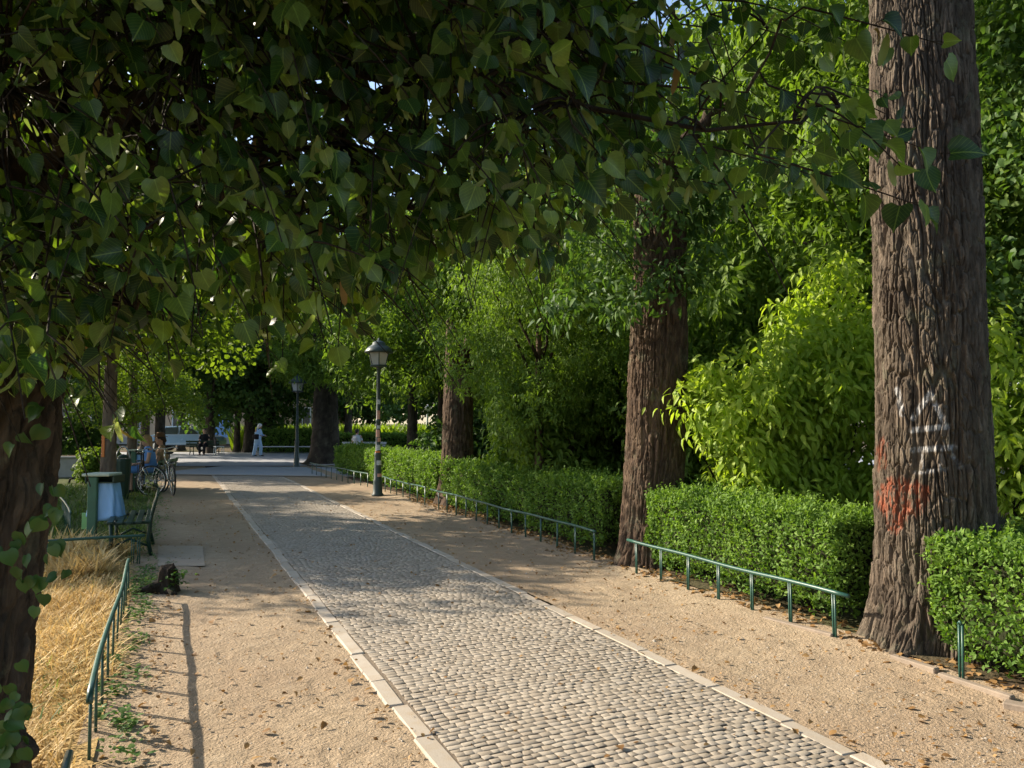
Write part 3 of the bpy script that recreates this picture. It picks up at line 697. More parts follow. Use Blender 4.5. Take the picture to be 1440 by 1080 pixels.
def linden():
    rng = np.random.default_rng(77)
    SP = []                                        # spray: start, direction
    tries = 0
    while len(SP) < 2150 and tries < 140000:
        tries += 1
        px = rng.uniform(-320, 1180); Z = 1.65 + 2.7 * rng.random() ** 1.1
        hang = rng.uniform(.16, .30) * F_PX / Z
        bot = np.interp(px, px_, py_) - hang * .8
        py = rng.uniform(-330, bot)
        if px > 840 and rng.random() < .70 + .2 * (py < 140): continue
        if px > 980 and py < 110 and rng.random() < .8: continue
        if px > 560 and py > 200 and rng.random() < .35: continue
        p = D(px, py, Z); X, Zc = camXZ(p)
        if Zc - .57 * p[2] > 2.95 or p[2] < 1.62: continue
        d = norm(np.array([rng.normal(.55, .6), rng.normal(-.35, .6), rng.normal(-.55, .25)]))
        SP.append((p, d, rng.uniform(.24, .42)))
    # the few long sprigs that reach out to the right
    for (x0, y0, x1, y1, Z) in ((1120, 150, 1335, 215, 1.75), (1060, 215, 1320, 290, 1.6), (1130, 10, 1345, 62, 1.7), (1080, 120, 1290, 185, 1.9), (1180, 130, 1250, 160, 2.0), (940, 190, 1180, 250, 1.9), (1000, 20, 1180, 70, 2.1),
                                (900, 60, 1060, 130, 1.8), (140, 545, 172, 598, 2.0), (350, 400, 385, 512, 2.0), (440, 420, 462, 500, 2.1), (225, 420, 240, 510, 1.9)):
        a, b = D(x0, y0, Z), D(x1, y1, Z * .97); L = np.linalg.norm(b - a)
        SP.append((a, (b - a) / L, L * .93))
    P, Y, Nn, Sz = [], [], [], []; BP, BY, BN, BS = [], [], [], []; tw = MB(); ends = []
    for si, (p, d, L) in enumerate(SP):
        k = max(4, int(L / .027)); t = np.linspace(0, 1, k)[:, None]; long = si >= len(SP) - 12
        q = p + d * L * t - np.array([0, 0, 1]) * (.10 if not long else .03) * L * t ** 2 * (1 if long else 3)
        tw.tube(q[::max(1, k // 4)], np.linspace(.0028, .0012, len(q[::max(1, k // 4)])), 4, False); ends.append(p)
        lat = norm(np.cross(d, [0, 0, 1.0]))
        for j in range(1, k):
            if rng.random() < .12: continue
            s = 1 if j % 2 else -1
            pet = norm(lat * s * .8 + d * .4 + rng.normal(0, .3, 3) - [0, 0, .35]) * rng.uniform(.02, .045)
            q0 = q[j] + pet
            yd = norm(lat * s * .55 + d * .45 + rng.normal(0, .42, 3) - [0, 0, .70])
            nr = lat * s * .35 + d * .2 + rng.normal(0, .75, 3) + [0, 0, .75]
            sz = rng.uniform(.033, .060) * (1.18 if rng.random() < .12 else .7 if rng.random() < .15 else 1); tx, ty, tz = proj(q0 + yd * sz)
            if not long and tz > .3 and ty > np.interp(tx, px_, py_) + rng.normal(0, 14): continue
            if tz < 1.15: continue
            P.append(q0); Y.append(yd); Nn.append(nr); Sz.append(sz)
            if j % 3 == 0 and si % 2 == 0 or long: tw.tube([q[j], q[j] + pet * .5 + [0, 0, .002], q0], [.0011, .001, .0009], 3, False)
            if rng.random() < .17:
                BP.append(q[j] - [0, 0, .01]); BY.append(norm(rng.normal(0, .45, 3) - [0, 0, 1.2])); BN.append(rng.normal(0, 1, 3)); BS.append(rng.uniform(.045, .075))
    ok = ~in_fleck(np.array(P), .13, .10); P, Y, Nn, Sz = [np.array(a)[ok] for a in (P, Y, Nn, Sz)]
    crown = leaves('crown', HEART, W2L(P), np.array(Y), np.array(Nn), np.array(Sz), M['linden'], lin, uv=True, rng=rng)
    bo_ = leaves('blossoms', BRACT, W2L(BP), np.array(BY), np.array(BN), np.array(BS), M['bract'], crown, rng=rng); bo_['kind'] = 'stuff'
    # limbs
    lb = MB(); nodes = []
    fork = np.array([LT[0] + .07, LT[1], 2.35])
    tips = [(260, 240, 2.6), (480, 200, 2.2), (700, 120, 2.1), (880, 170, 2.0), (1050, 130, 1.9), (1180, 150, 1.8), (620, 300, 2.7), (420, 360, 2.6), (120, 380, 2.4), (-100, 300, 2.2), (300, 20, 2.0), (700, -60, 2.3), (1080, 40, 2.1), (0, 120, 2.0), (900, -40, 2.4), (190, 440, 2.3)]
    for k, (a, b, Z) in enumerate(tips):
        e = D(a, b, Z); Q = curve_pts(fork + rng.normal(0, .04, 3), e, 14, -.12, .5, 300 + k); L = np.linalg.norm(e - fork)
        lb.tube(Q, np.linspace(.045, .004, 14) ** 1.0 * (.55 if a > 800 else 1), 7); nodes.append(Q[3:])
    for k in range(5):
        a = rng.random() * 2 * PI; e = fork + [2 * math.cos(a) - 1.2, 2 * math.sin(a), 3.2]; lb.tube(curve_pts(fork, e, 10, 0, .4, 340 + k), np.linspace(.09, .02, 10), 8)
    nodes = np.concatenate(nodes)
    for p in ends:
        dd = np.linalg.norm(nodes - p, axis=1); j = int(np.argmin(dd))
        if .05 < dd[j] < 1.1: tw.tube(curve_pts(nodes[j], p, 5, -.04, .3, j), np.linspace(.0045, .0025, 5), 4, False)
    o = lb.build('branch', M['bark_dark'], lin, True); o.location = (-LT[0], -LT[1], 0)
    o = tw.build('twig', M['bark_dark'], crown, True); o.location = (-LT[0], -LT[1], 0)
    # the rest of the crown: up and to the left, it shades the hanging leaves
    c0 = cw(-2.9, 1.6, 4.7)
    bl = [(c0[0] - LT[0], c0[1] - LT[1], 4.6, 3.2, 3.0, 1.9)]
    for (X, Z, h, r) in ((-4.8, 3.0, 4.2, 1.7), (-3.0, 3.6, 5.2, 1.6), (-1.2, 1.6, 4.2, 1.5), (-.2, .8, 3.8, 1.3), (-2, -.5, 4, 1.6), (-4.2, 1, 4.6, 1.8), (.6, 1.3, 4.3, 1.1), (-1.6, 3.1, 4.0, 1.1), (-5.6, 4.2, 5.0, 1.5), (-1.6, 4.4, 4.3, 1.3), (-.2, 4.0, 4.2, 1.1), (-3.3, 4.6, 4.4, 1.4), (-.8, 3.2, 3.6, 1.0)):
        c = cw(X, Z, h); bl.append((c[0] - LT[0], c[1] - LT[1], h, r, r, r * .75))
    def keep(C):
        Wc = C + [LT[0], LT[1], 0]; X, Z = camXZ(Wc); qx, qy, qz = proj(Wc)
        return ~in_fleck(Wc, .62, .3) & (Z - .57 * C[:, 2] < 2.7) & (C[:, 2] > 2.5) & ~((qz > .2) & (qx > 850) & (qx < 1500) & (qy > -120))
    crown_mesh('upper_crown', bl, 1900, 34, .10, M['linden_far'], 79, HEART_S, (.3, .6), .6, parent=lin, keep=keep, shell=.2)
    # ivy on the trunk
    rng = np.random.default_rng(80); ip, iy, inn, isz = [], [], [], []
    for (x, y) in ((50, 735), (70, 765), (40, 825), (55, 835), (20, 750), (75, 800), (10, 1000), (25, 1015), (12, 1040), (30, 1050), (8, 1065), (20, 985), (5, 960), (62, 690), (80, 720), (35, 775), (30, 610), (60, 560)):
        for _ in range(3):
            q = D(x + rng.normal(0, 10), y + rng.normal(0, 10), 2.72 + rng.uniform(0, .03)); ip.append(q); iy.append([rng.normal(0, .5) * cy_, -rng.normal(0, .5) * sy_, -.8]); inn.append(-FW + rng.normal(0, .35, 3) + [0, 0, .4]); isz.append(rng.uniform(.035, .065))
    leaves('ivy', HEART, W2L(ip), np.array(iy), np.array(inn), np.array(isz), M['ivy'], lin, uv=True, rng=rng)
linden()

# ------------------------------------------------------------------ big trees of the right row
def px_paint(P, nrm2):
    """spray paint on the big trunk: white strokes and a red patch on the side that faces the path"""
    x, y, z = proj(P); facing = (nrm2 @ -np.array([sy_, cy_])) > -.25
    out = np.zeros((len(P), 4), np.float32)
    br = .5 + .5 * fbm(P * [1, 1, .35], 55, 3, 3)
    def seg(a, b):
        a = np.array(a, float); b = np.array(b, float); d = b - a; t = np.clip(((x - a[0]) * d[0] + (y - a[1]) * d[1]) / (d @ d), 0, 1)
        return np.hypot(x - a[0] - t * d[0], y - a[1] - t * d[1])
    S1 = [((1262, 548), (1269, 582)), ((1284, 588), (1308, 553)), ((1308, 553), (1330, 598)), ((1282, 605), (1332, 600)), ((1284, 633), (1342, 629))]
    S2 = [((1288, 665), (1352, 657)), ((1296, 640), (1297, 660)), ((1322, 640), (1323, 655)), ((1340, 640), (1348, 652))]
    dw = np.min([seg(*s) for s in S1], 0); dw2 = np.min([seg(*s) for s in S2], 0)
    aw = np.clip((5.2 - dw) / 2.6, 0, 1) * np.clip(br * 2.2 - .25, 0, 1) * .75
    aw2 = np.clip((4.2 - dw2) / 3, 0, 1) * np.clip(br * 2 - .45, 0, 1) * .45
    a = np.maximum(aw, aw2) * facing
    e = ((x - 1268) / 38) ** 2 + ((y - 702) / 34) ** 2
    e2 = ((x - 1258) / 14) ** 2 + ((y - 725) / 30) ** 2; e3 = ((x - 1240) / 9) ** 2 + ((y - 640) / 26) ** 2; e4 = ((x - 1292) / 16) ** 2 + ((y - 690) / 12) ** 2
    lob = np.max([1 - e, (1 - e2), .38 * (1 - e3), 1 - e4], 0) + .55 * (br - .5)
    ar = np.clip(lob * 1.9, 0, 1) * np.clip(br * 1.9 - .3, 0, 1) * .52 * facing
    red = np.array([.38, .085, .035]); wh = np.array([.46, .46, .46])
    out[:, :3] = np.where((ar > a)[:, None], red, wh); out[:, 3] = np.maximum(a, ar)
    return out
bt = cw((1308 - 720) / F_PX * 5.6, 5.6)
big = empty('broad_trunk_tree', (bt[0], bt[1], 0), 'big tree with thick furrowed trunk bearing red and white spray paint', 'tree', 'large trees in the right row')
trunk_mesh('trunk', [(.02, 0, -.08, .385), (.02, 0, .35, .375), (.02, 0, 1.0, .368), (.02, 0, 1.8, .362), (.01, 0, 2.6, .356), (-.0, 0, 3.6, .350), (-.02, 0, 6.2, .31)], M['bark'], big, 760, 960, (.031, .19), .034, .42, .26, 13, 6,
           paint=lambda P, n: px_paint(P + [bt[0], bt[1], 0], n))
def limbset(e, h, r, n, mat, seed, spread=2.4, z0=.8):
    rng = np.random.default_rng(seed); mb = MB()
    for k in range(n):
        a = 2 * PI * (k + rng.random() * .8) / n; z = h * rng.uniform(z0, 1)
        mb.tube(curve_pts((0, 0, z), (math.cos(a) * spread, math.sin(a) * spread, z + rng.uniform(.6, 2.2)), 9, -.2, .4, seed + k), np.linspace(r * .5, r * .12, 9), 8)
    mb.build('limb', mat, e, True)
limbset(big, 6.2, .34, 6, M['bark'], 500, 2.6, .9)
def addcrown(e, key, loc=(0, 0, 0), sc=(1, 1, 1), rz=0, name='crown'):
    c = bpy.data.objects.new(name, PROTO[key]); COL.objects.link(c); c.parent = e; c.location = loc; c.scale = sc; c.rotation_euler = (0, 0, rz); return c
addcrown(big, 'broad', (0, 0, 3.6), (1.15, 1.15, 1.0), .4)

t2 = cw((922 - 720) / F_PX * 8.9, 8.9)
e2 = empty('broad_trunk_tree', (t2[0], t2[1], 0), 'brown trunked tree rising from the gap between two hedges with dark low leaves', 'tree', 'large trees in the right row')
trunk_mesh('trunk', [(-.10, -.03, -.08, .35), (-.07, 0, .5, .335), (0, 0, 1.4, .325), (.05, 0, 2.6, .315), (.10, 0, 4.5, .28)], M['bark_red'], e2, 340, 460, (.034, .19), .030, .4, .25, 17, 5)
limbset(e2, 4.4, .28, 4, M['bark_red'], 520, 1.1, .93)
crown_mesh('crown', [(.3, -.2, 8.6, 1.9, 1.9, 1.2), (-.85, .25, 3.35, .65, .6, .45), (-.30, -.30, 3.15, .48, .36, .38), (.12, -.30, 3.45, .34, .25, .30), (-.4, -.25, 3.8, .55, .35, .35), (.1, .75, 3.4, .6, .4, .4), (-.4, .0, 4.3, 1.0, .8, .5), (.5, .1, 4.4, .9, .8, .45), (-1.2, .1, 4.3, .7, .7, .6)], 760, 24, .105, M['tree_leaf_dark'], 111, LAUREL, (.14, .28), .5, parent=e2)

t3 = cw((632 - 720) / F_PX * 15, 15) + [.16, 0, 0]
e3 = empty('broad_trunk_tree', (t3[0], t3[1], 0), 'tree with straight grey brown trunk just beyond the lamp post', 'tree', 'large trees in the right row')
trunk_mesh('trunk', [(-.03, 0, -.08, .32), (0, 0, .6, .30), (.02, 0, 2, .285), (.1, 0, 5, .25)], M['bark_red'], e3, 120, 200, (.07, .2), .026, .45, .28, 19, 5)
limbset(e3, 4.8, .25, 8, M['bark_red'], 540, 2.6, .55)
crown_mesh('crown', [(.1, .1, 11.5, 2.2, 2.2, 1.0), (-.1, -.6, 3.2, .7, .7, .45), (.8, -.9, 3.6, 1.1, 1.1, .6), (-.2, -1.2, 4.2, 1.2, 1.2, .7), (1.6, -1.0, 4.6, 1.2, 1.2, .8), (-1.4, .2, 5.0, 1.1, 1.1, .8), (1.2, -2.0, 4.2, 1.0, 1.0, .7), (0, -2, 5.4, 1.4, 1.2, .9), (2.2, -1.5, 3.4, .9, .9, .5)], 1250, 24, .120, M['tree_leaf'], 112, LAUREL, (.14, .30), .5, parent=e3)

t4 = cw((458 - 720) / F_PX * 30, 30)
e4 = tree('broad_trunk_tree', t4, 'dark thick trunked tree at the far end of the right hedge row', 'broad', .50, 5.0, M['bark_plain'], (.9, .9, 1.0), 1.1, 23, 'large trees in the right row')

# ------------------------------------------------------------------ background and shading trees
def T(px, Z, label, crown, r, h, mat, sc=1.0, rz=0.0, seed=1, name='tree', group=None, zs=1.0, lean=(0, 0)):
    p = cw((px - 720) / F_PX * Z, Z); return tree(name, p, label, crown, r, h, M[mat], (sc, sc, sc * zs), rz, seed, group, 'tree', lean)
GL, GB = 'young trees on the left lawn', 'trees in the background wood'
young = T(155, 14.4, 'slim pale trunked young tree with orange notice, nearest behind the litter bin', 'young', .125, 4.6, 'bark_pale', 1.15, .3, 61, 'young_tree', GL, 1.05)
yc = [c_ for c_ in young.children if c_.name.startswith('crown')][0]; yc.scale = (1.25, 1.25, 1.1); yc.location = (.45, -1.0, 0)
T(187, 18.2, 'slender pale young tree just right of the tree with the orange notice', 'young', .10, 4.8, 'bark_pale', .62, 2.1, 62, 'young_tree', GL, 1.0)
T(226, 27, 'dark slim trunk behind the two seated people', 'dark', .16, 5.0, 'bark_plain', 1.05, 1.2, 63, 'tree', GB)
for i, (X, Z, k, s) in enumerate(((-12.0, 12.6, 'young', 1.25), (-13.2, 13.8, 'young', 1.2), (-17.5, 17.0, 'young', 1.35), (-22, 29, 'broad2', 1.1), (-16, 27, 'young', 1.2), (-22, 20, 'dark', 1.2))):
    p = cw(X, Z); tree('tree', p, ['tree just outside the left edge nearest the dry grass', 'dense tree at the left edge of the lawn beside the young trees', 'shade tree outside the left edge beside the lawn', 'tall shade tree far out on the left lawn', 'dark shade tree left of the far plaza', 'outermost dark shade tree on the left'][i], k, .2, 4.8, M['bark_plain'], (s, s, s), i * 1.3, 70 + i, GB)
BACK = [(296, 39.5, 'dark', 1.55, .22, 'dark tree in front of the beige building'), (334, 41.5, 'far', .95, .15, 'slim tree just right of the beige building corner'), (352, 41, 'dark', 1.4, .28, 'black trunked tree directly behind the standing person'), (374, 42, 'dark', 1.5, .30, 'thick black trunk just right of the standing person'),
        (384, 42.5, 'far2', 1.1, .16, 'forked trunk tree at the left end of the far grass'), (490, 41, 'dark', 1.4, .20, 'slim trunk rising beside the far white bench'), (580, 23, 'broad2', 1.0, .15, 'slim brown trunk behind the hedge left of the straight grey brown trunk'), (690, 27, 'dark', 1.15, .22, 'shaded tree behind the dome shaped shrub'),
        (255, 45, 'broad', 1.0, .2, 'leafy tree above the parked bicycles'), (140, 31, 'far2', 1.0, .2, 'tree seen beyond the pale young trunks'), (60, 27, 'dark', 1.1, .2, 'dark tree hidden behind the linden trunk'), (205, 38.5, 'dark', 1.6, .2, 'distant dark tree left of the beige building'),
        (420, 60, 'far', 1.25, .3, 'distant tree beyond the tall grass'), (520, 64, 'far', 1.3, .3, 'distant tree behind the seated figure on the white bench'), (620, 58, 'far', 1.25, .3, 'distant tree behind the pale globe lamp'), (720, 48, 'far', 1.2, .3, 'distant tree right of the pale globe lamp'), (330, 66, 'far', 1.2, .3, 'tree behind the beige building'), (230, 62, 'far', 1.2, .3, 'farthest tree at the left of the plaza'), (110, 60, 'far', 1.2, .3, 'farthest tree at the left edge of the lawn')]
for i, (px, Z, k, s, r, lab) in enumerate(BACK): T(px, Z, lab, k, r, 5.0, 'bark_plain', s, i * 1.7, 80 + i, 'tree', GB, 1.0)
RIGHT = [(9.2, -.5, 'fine', .95, 'leafy tree filling the right edge behind the big painted trunk'), (10.4, 3.4, 'fine', 1.15, 'tall leafy tree behind the bright drooping shrub'), (9.8, 7.8, 'broad', 1.1, 'deep green tree behind the brown trunk between the hedges'), (9.4, 12.4, 'broad2', 1.1, 'sunlit leafy tree behind the middle hedge'), (9.6, 18, 'broad', 1.1, 'leafy tree behind the hedge beyond the lamp post'),
         (14, 1.5, 'dark', 1.1, 'dark tall tree in the second rank at the right edge'), (14.5, 7.0, 'broad2', 1.4, 'tall tree in the second rank behind the bright shrub'), (13.5, 13, 'dark', 1.35, 'dark tall tree in the second rank behind the middle hedge'), (14, 20, 'far', 1.25, 'dark tree deep in the wood right of the lamp post'), (12.5, 27, 'far2', 1.2, 'tree deep in the wood above the pale globe lamp'), (19, -1, 'far', 1.1, 'tree at the back of the wood at the right edge'), (20, 12, 'far', 1.5, 'tree at the back of the wood behind the hedges'), (8.2, 24, 'broad2', .9, 'tree beside the far end of the hedge row')]
for i, (x, y, k, s, lab) in enumerate(RIGHT): tree('tree', (x, y, 0), lab, k, .22, 5.2, M['bark_plain'], (s, s, s * 1.02), 2.2 + i * 1.9, 120 + i, GB)

# ------------------------------------------------------------------ shrubs
def shrub(name, c, label, blobs, ncl, per, size, mat, seed, tpl, hang=.8, cs=(.2, .4), stems=9, h=1.2):
    e = empty(name, (c[0], c[1], 0), label, 'shrub', 'shrubs behind the hedges')
    rng = np.random.default_rng(seed); mb = MB()
    for k in range(stems):
        b = blobs[int(rng.integers(len(blobs)))]
        q = np.array(b[:3]) + rng.normal(0, .25, 3) * np.array(b[3:6])
        mb.tube(curve_pts((rng.normal(0, .15), rng.normal(0, .15), -.03), q, 8, 0, .4, seed + k), np.linspace(.03, .008, 8), 6)
    mb.build('stem', M['bark_dark'], e, True)
    crown_mesh('foliage', blobs, ncl, per, size, M[mat], seed, tpl, cs, hang, parent=e, shell=.45)
    return e
c = cw((1110 - 720) / F_PX * 8.9, 8.9)
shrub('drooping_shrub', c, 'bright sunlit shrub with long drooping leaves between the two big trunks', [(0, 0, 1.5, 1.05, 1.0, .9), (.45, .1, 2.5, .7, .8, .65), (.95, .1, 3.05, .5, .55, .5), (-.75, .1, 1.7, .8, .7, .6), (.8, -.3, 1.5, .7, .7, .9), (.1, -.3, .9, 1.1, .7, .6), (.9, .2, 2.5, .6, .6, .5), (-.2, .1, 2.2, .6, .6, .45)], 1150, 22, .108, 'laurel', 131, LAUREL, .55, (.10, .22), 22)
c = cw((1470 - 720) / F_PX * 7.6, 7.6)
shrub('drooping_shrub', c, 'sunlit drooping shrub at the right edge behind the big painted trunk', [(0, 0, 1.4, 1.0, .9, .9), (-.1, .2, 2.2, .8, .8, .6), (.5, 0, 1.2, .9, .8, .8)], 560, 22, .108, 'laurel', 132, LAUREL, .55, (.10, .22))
c = cw((735 - 720) / F_PX * 13.2, 13.2)
shrub('leafy_shrub', c, 'mid green spreading shrub behind the middle hedge with a slim brown trunk through it', [(.0, .2, 1.1, .6, .6, .5), (.2, .1, 1.8, .7, .8, .6), (.6, .0, 1.5, 1.0, .9, .8), (1.2, -.2, 1.6, .9, .8, .9), (.5, .1, 2.6, 1.1, .9, .7), (1.3, 0, 2.7, .8, .8, .6)], 950, 24, .115, 'tree_leaf', 133, LAUREL, .5, (.13, .28))
c = cw((758 - 720) / F_PX * 11.6, 11.6)
sm = tree('young_tree', c, 'slim brown trunked small tree in front of the spreading shrub behind the middle hedge', 'broad2', .07, 3.2, M['bark_red'], (.42, .42, .55), 1.0, 160, 'shrubs behind the hedges', limbs=4, spread=.8)
c = cw(3.4, 12.5)
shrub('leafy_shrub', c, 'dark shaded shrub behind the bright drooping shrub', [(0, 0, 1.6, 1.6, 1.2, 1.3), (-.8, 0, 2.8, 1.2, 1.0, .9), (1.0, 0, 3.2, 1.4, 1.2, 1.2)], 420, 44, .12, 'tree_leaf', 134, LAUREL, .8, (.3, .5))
c = cw(2.9, 11.2)
shrub('leafy_shrub', c, 'low sunlit shrub in the gap right of the brown trunk between the hedges', [(0, 0, 1.0, .9, .7, .8), (-.5, .2, 1.7, .7, .6, .6), (.5, .2, 2.0, .8, .6, .7)], 420, 24, .11, 'tree_leaf', 139, LAUREL, .5, (.13, .28))
c = cw(.9, 11.9)
shrub('leafy_shrub', c, 'low leafy shrub in the gap left of the brown trunk between the hedges', [(0, 0, .9, .8, .7, .7), (-.4, .1, 1.6, .7, .6, .6), (.3, .2, 2.0, .6, .6, .5)], 420, 24, .11, 'tree_leaf', 140, LAUREL, .5, (.13, .28))
c = cw(1.6, 14)
shrub('leafy_shrub', c, 'dark shrub in the gap left of the brown trunk between the hedges', [(0, 0, 1.2, 1.3, 1.0, 1.1), (-.5, 0, 2.2, 1.2, 1.0, .9), (.7, 0, 2.9, 1.1, 1.0, 1.0)], 320, 36, .13, 'tree_leaf', 135, BROAD, .5, (.3, .5))
c = cw(-1.2, 21)
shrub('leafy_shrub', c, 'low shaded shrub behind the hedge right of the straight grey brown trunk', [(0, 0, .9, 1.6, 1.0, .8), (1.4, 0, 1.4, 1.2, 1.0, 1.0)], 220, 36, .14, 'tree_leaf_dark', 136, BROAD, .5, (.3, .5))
c = cw((124 - 720) / F_PX * 20.5, 20.5)
shrub('round_shrub', c, 'small yellowish green shrub left of the young pale trunks', [(0, 0, .4, .38, .35, .38), (.15, 0, .6, .25, .25, .2)], 70, 26, .09, 'young_leaf', 137, BROAD, .4, (.12, .22), 5)
c = cw(-17.2, 30)
shrub('round_shrub', c, 'leafy shrub at the back of the left lawn', [(0, 0, .9, 1.2, 1.0, .9), (1.0, 0, .6, .8, .8, .6)], 160, 30, .14, 'tree_leaf_dark', 138, BROAD, .4, (.3, .5), 6)

# ------------------------------------------------------------------ hedges
def hedge(x0, x1, y0, y1, h, label, seed, dens=2300, size=.036, name='box_hedge', rot=None):
    rng = np.random.default_rng(seed); cx, cyv = (x0 + x1) / 2, (y0 + y1) / 2; hx, hy = (x1 - x0) / 2, (y1 - y0) / 2
    e = empty(name, (cx, cyv, 0), label, 'hedge', 'clipped hedges')
    if rot: e.rotation_euler = (0, 0, rot)
    # twiggy dark core
    nu, nv = 40, 12; V = []
    core = MB().box((0, 0, h * .48 + .03), (2 * hx - .22, 2 * hy - .22, h * .96 - .2), None, .05); core.build('branches', M['hedge_twig'], e)
    areas = np.array([2 * hy * h, 2 * hy * h, 2 * hx * h, 2 * hx * h, 4 * hx * hy]); n = int(areas.sum() * dens)
    f = rng.choice(5, n, p=areas / areas.sum()); a = rng.uniform(-1, 1, n); b = rng.uniform(0, 1, n)
    P = np.zeros((n, 3)); Nn = np.zeros((n, 3))
    for k, (ax, sg) in enumerate(((0, -1), (0, 1), (1, -1), (1, 1))):
        q = f == k
        P[q, 2] = .06 + (h - .06) * b[q]
        if ax == 0: P[q, 0] = sg * hx; P[q, 1] = a[q] * hy; Nn[q, 0] = sg
        else: P[q, 1] = sg * hy; P[q, 0] = a[q] * hx; Nn[q, 1] = sg
    q = f == 4; P[q, 0] = a[q] * hx; P[q, 1] = (2 * b[q] - 1) * hy; P[q, 2] = h; Nn[q, 2] = 1
    # rounded upper edges and ends, uneven clipped surface, thinner foot
    c = np.stack([np.clip(P[:, 0], -hx + .12, hx - .12), np.clip(P[:, 1], -hy + .12, hy - .12), np.clip(P[:, 2], 0, h - .12)], -1)
    d = P - c; dl = np.linalg.norm(d, axis=1, keepdims=True); P = c + d / np.maximum(dl, 1e-6) * np.minimum(dl, .12); Nn = np.where(dl > .121, d / np.maximum(dl, 1e-6), Nn)
    Wp = P + [cx, cyv, 0]
    off = .065 * fbm(Wp, 2.6, seed, 3) + .025 * vnoise(Wp, 9, seed + 7)
    depth = -rng.random(n) ** 1.8 * .13
    P = P + Nn * (off + depth)[:, None]; P[:, :2] *= 1 - .10 * np.clip((.25 - P[:, 2:3]) / .25, 0, 1)
    keepm = (P[:, 2] > .12) | (rng.random(n) < .45); P, Nn = P[keepm], Nn[keepm]; n = len(P)
    yd = Nn * .55 + [0, 0, .45] + rng.normal(0, .6, (n, 3)); nr = Nn * .7 + [0, 0, .5] + rng.normal(0, .6, (n, 3))
    rnd = np.clip(.45 + .3 * vnoise(P + [cx, cyv, 0], 3.5, seed + 3) + rng.normal(0, .22, n), 0, 1)
    leaves('foliage', SMALL, P, yd, nr, rng.uniform(.65, 1.35, n) * size, M['hedge'], e, rnd, rng=rng)
    # shoots that stick out
    ns = int(areas.sum() * 150); q = rng.integers(0, n, ns); q = q[P[q, 2] > h * .35]
    sp = []; sy = []; sn = []; ss = []
    for k in q:
        dr = norm(Nn[k] * .5 + np.array([0, 0, .8]) + rng.normal(0, .3, 3)); L = rng.uniform(.05, .13)
        for t in np.linspace(.2, 1, 6):
            p = P[k] + dr * L * t; s_ = norm(rng.normal(0, 1, 3)); sp.append(p); sy.append(dr * .6 + s_ * .8); sn.append(dr + rng.normal(0, .4, 3)); ss.append(size * rng.uniform(.7, 1.1))
    leaves('shoots', SMALL, sp, sy, sn, ss, M['hedge'], e, np.clip(rng.normal(.75, .15, len(sp)), 0, 1), rng=rng)
    return e
hedge(4.74, 5.62, 4.50, 7.2, .86, 'clipped hedge between the painted trunk and the brown trunk', 151, 3000)
hedge(4.62, 5.6, .4, 3.62, .84, 'clipped hedge at the right edge in front of the painted trunk', 152, 3000, .035)
hedge(4.74, 5.6, 8.05, 14.05, .85, 'long clipped hedge between the brown trunk and the straight grey brown trunk', 153, 1700, .042)
hedge(4.74, 5.6, 14.55, 18.2, .85, 'short clipped hedge directly behind the lamp post', 154, 900, .055)
hedge(4.74, 5.6, 18.6, 24.5, .85, 'clipped hedge beyond the lamp post curving towards the plaza', 155, 800, .06)
p = cw(-11.3, 40)
hedge(p[0] - 1.8, p[0] + 1.8, p[1] - .5, p[1] + .5, 1.15, 'dark clipped hedge across the plaza in front of the bright tall grass', 156, 500, .085, rot=-YAW)
p = cw(-5.6, 36)
hedge(p[0] - 3.2, p[0] + 3.2, p[1] - .5, p[1] + .5, 1.0, 'dark clipped hedge behind the far white bench', 157, 500, .085, rot=-YAW)

# ------------------------------------------------------------------ low green fences
GF = 'low green rail fences'
def fence(pts, posts, label, h=.345, rail=True, over=.06, pw=.011, gap=.022, name='low_fence', thin=False, bend=None, seed=0):
    """pts: two ends on the ground (x,y); posts: distances along"""
    a, b = np.array(pts[0], float), np.array(pts[1], float); L = np.linalg.norm(b - a); d = (b - a) / L; ang = math.atan2(d[1], d[0])
    rng = np.random.default_rng(seed); e = empty(name, (a[0], a[1], 0), label, 'fence', GF, ang)
    wob = lambda t: np.array([0, .008 * math.sin(2.1 * t + seed), .006 * math.sin(1.7 * t + seed * 2) + .004 * math.sin(4.3 * t)])
    for t in posts:
        o_ = wob(t); mb = MB(); tl = rng.normal(0, .02)
        for s in (-1, 1):
            x0 = t + s * gap / 2
            mb.tube([(x0 + tl * .1, 0, -.06), (x0, o_[1], h + o_[2] + (.0 if rail else .01))], pw * .62 if thin else pw * .75, 6)
        if not rail: mb.tube([(t - gap / 2, 0, h + .005), (t, 0, h + .022), (t + gap / 2, 0, h + .005)], pw * .8, 6)
        mb.build('post', M['green'], e, True)
    if rail:
        ts = np.linspace(-over, L + over, max(8, int(L / .12))); P = np.array([np.array([t, 0, h]) + wob(t) for t in ts])
        if bend: P = np.concatenate([[P[0] + [-.035, 0, -.04]], P])
        MB().tube(P, .0165 if not thin else .0155, 8).build('rail', M['green'], e, True)
    return e
fence(((4.5, 4.29), (4.5, 6.95)), [.44 * k for k in range(7)], 'green rail fence along the hedge between the painted and brown trunks', over=.14, seed=1)
fence(((4.5, 3.30), (4.5, 3.0)), [0.0], 'single green fence post without rail beside the painted trunk', rail=False, seed=2, name='fence_post')
fence(((4.5, 7.81), (4.5, 13.9)), [.47 * k for k in range(13)], 'long green rail fence along the middle hedge', seed=3, over=.03)
fence(((4.5, 14.3), (4.5, 18.3)), [.5 * k for k in range(9)], 'green rail fence behind the foot of the lamp post', seed=4)
fence(((4.45, 18.8), (4.0, 24.5)), [.55 * k for k in range(11)], 'far green rail fence beyond the lamp post', seed=5)
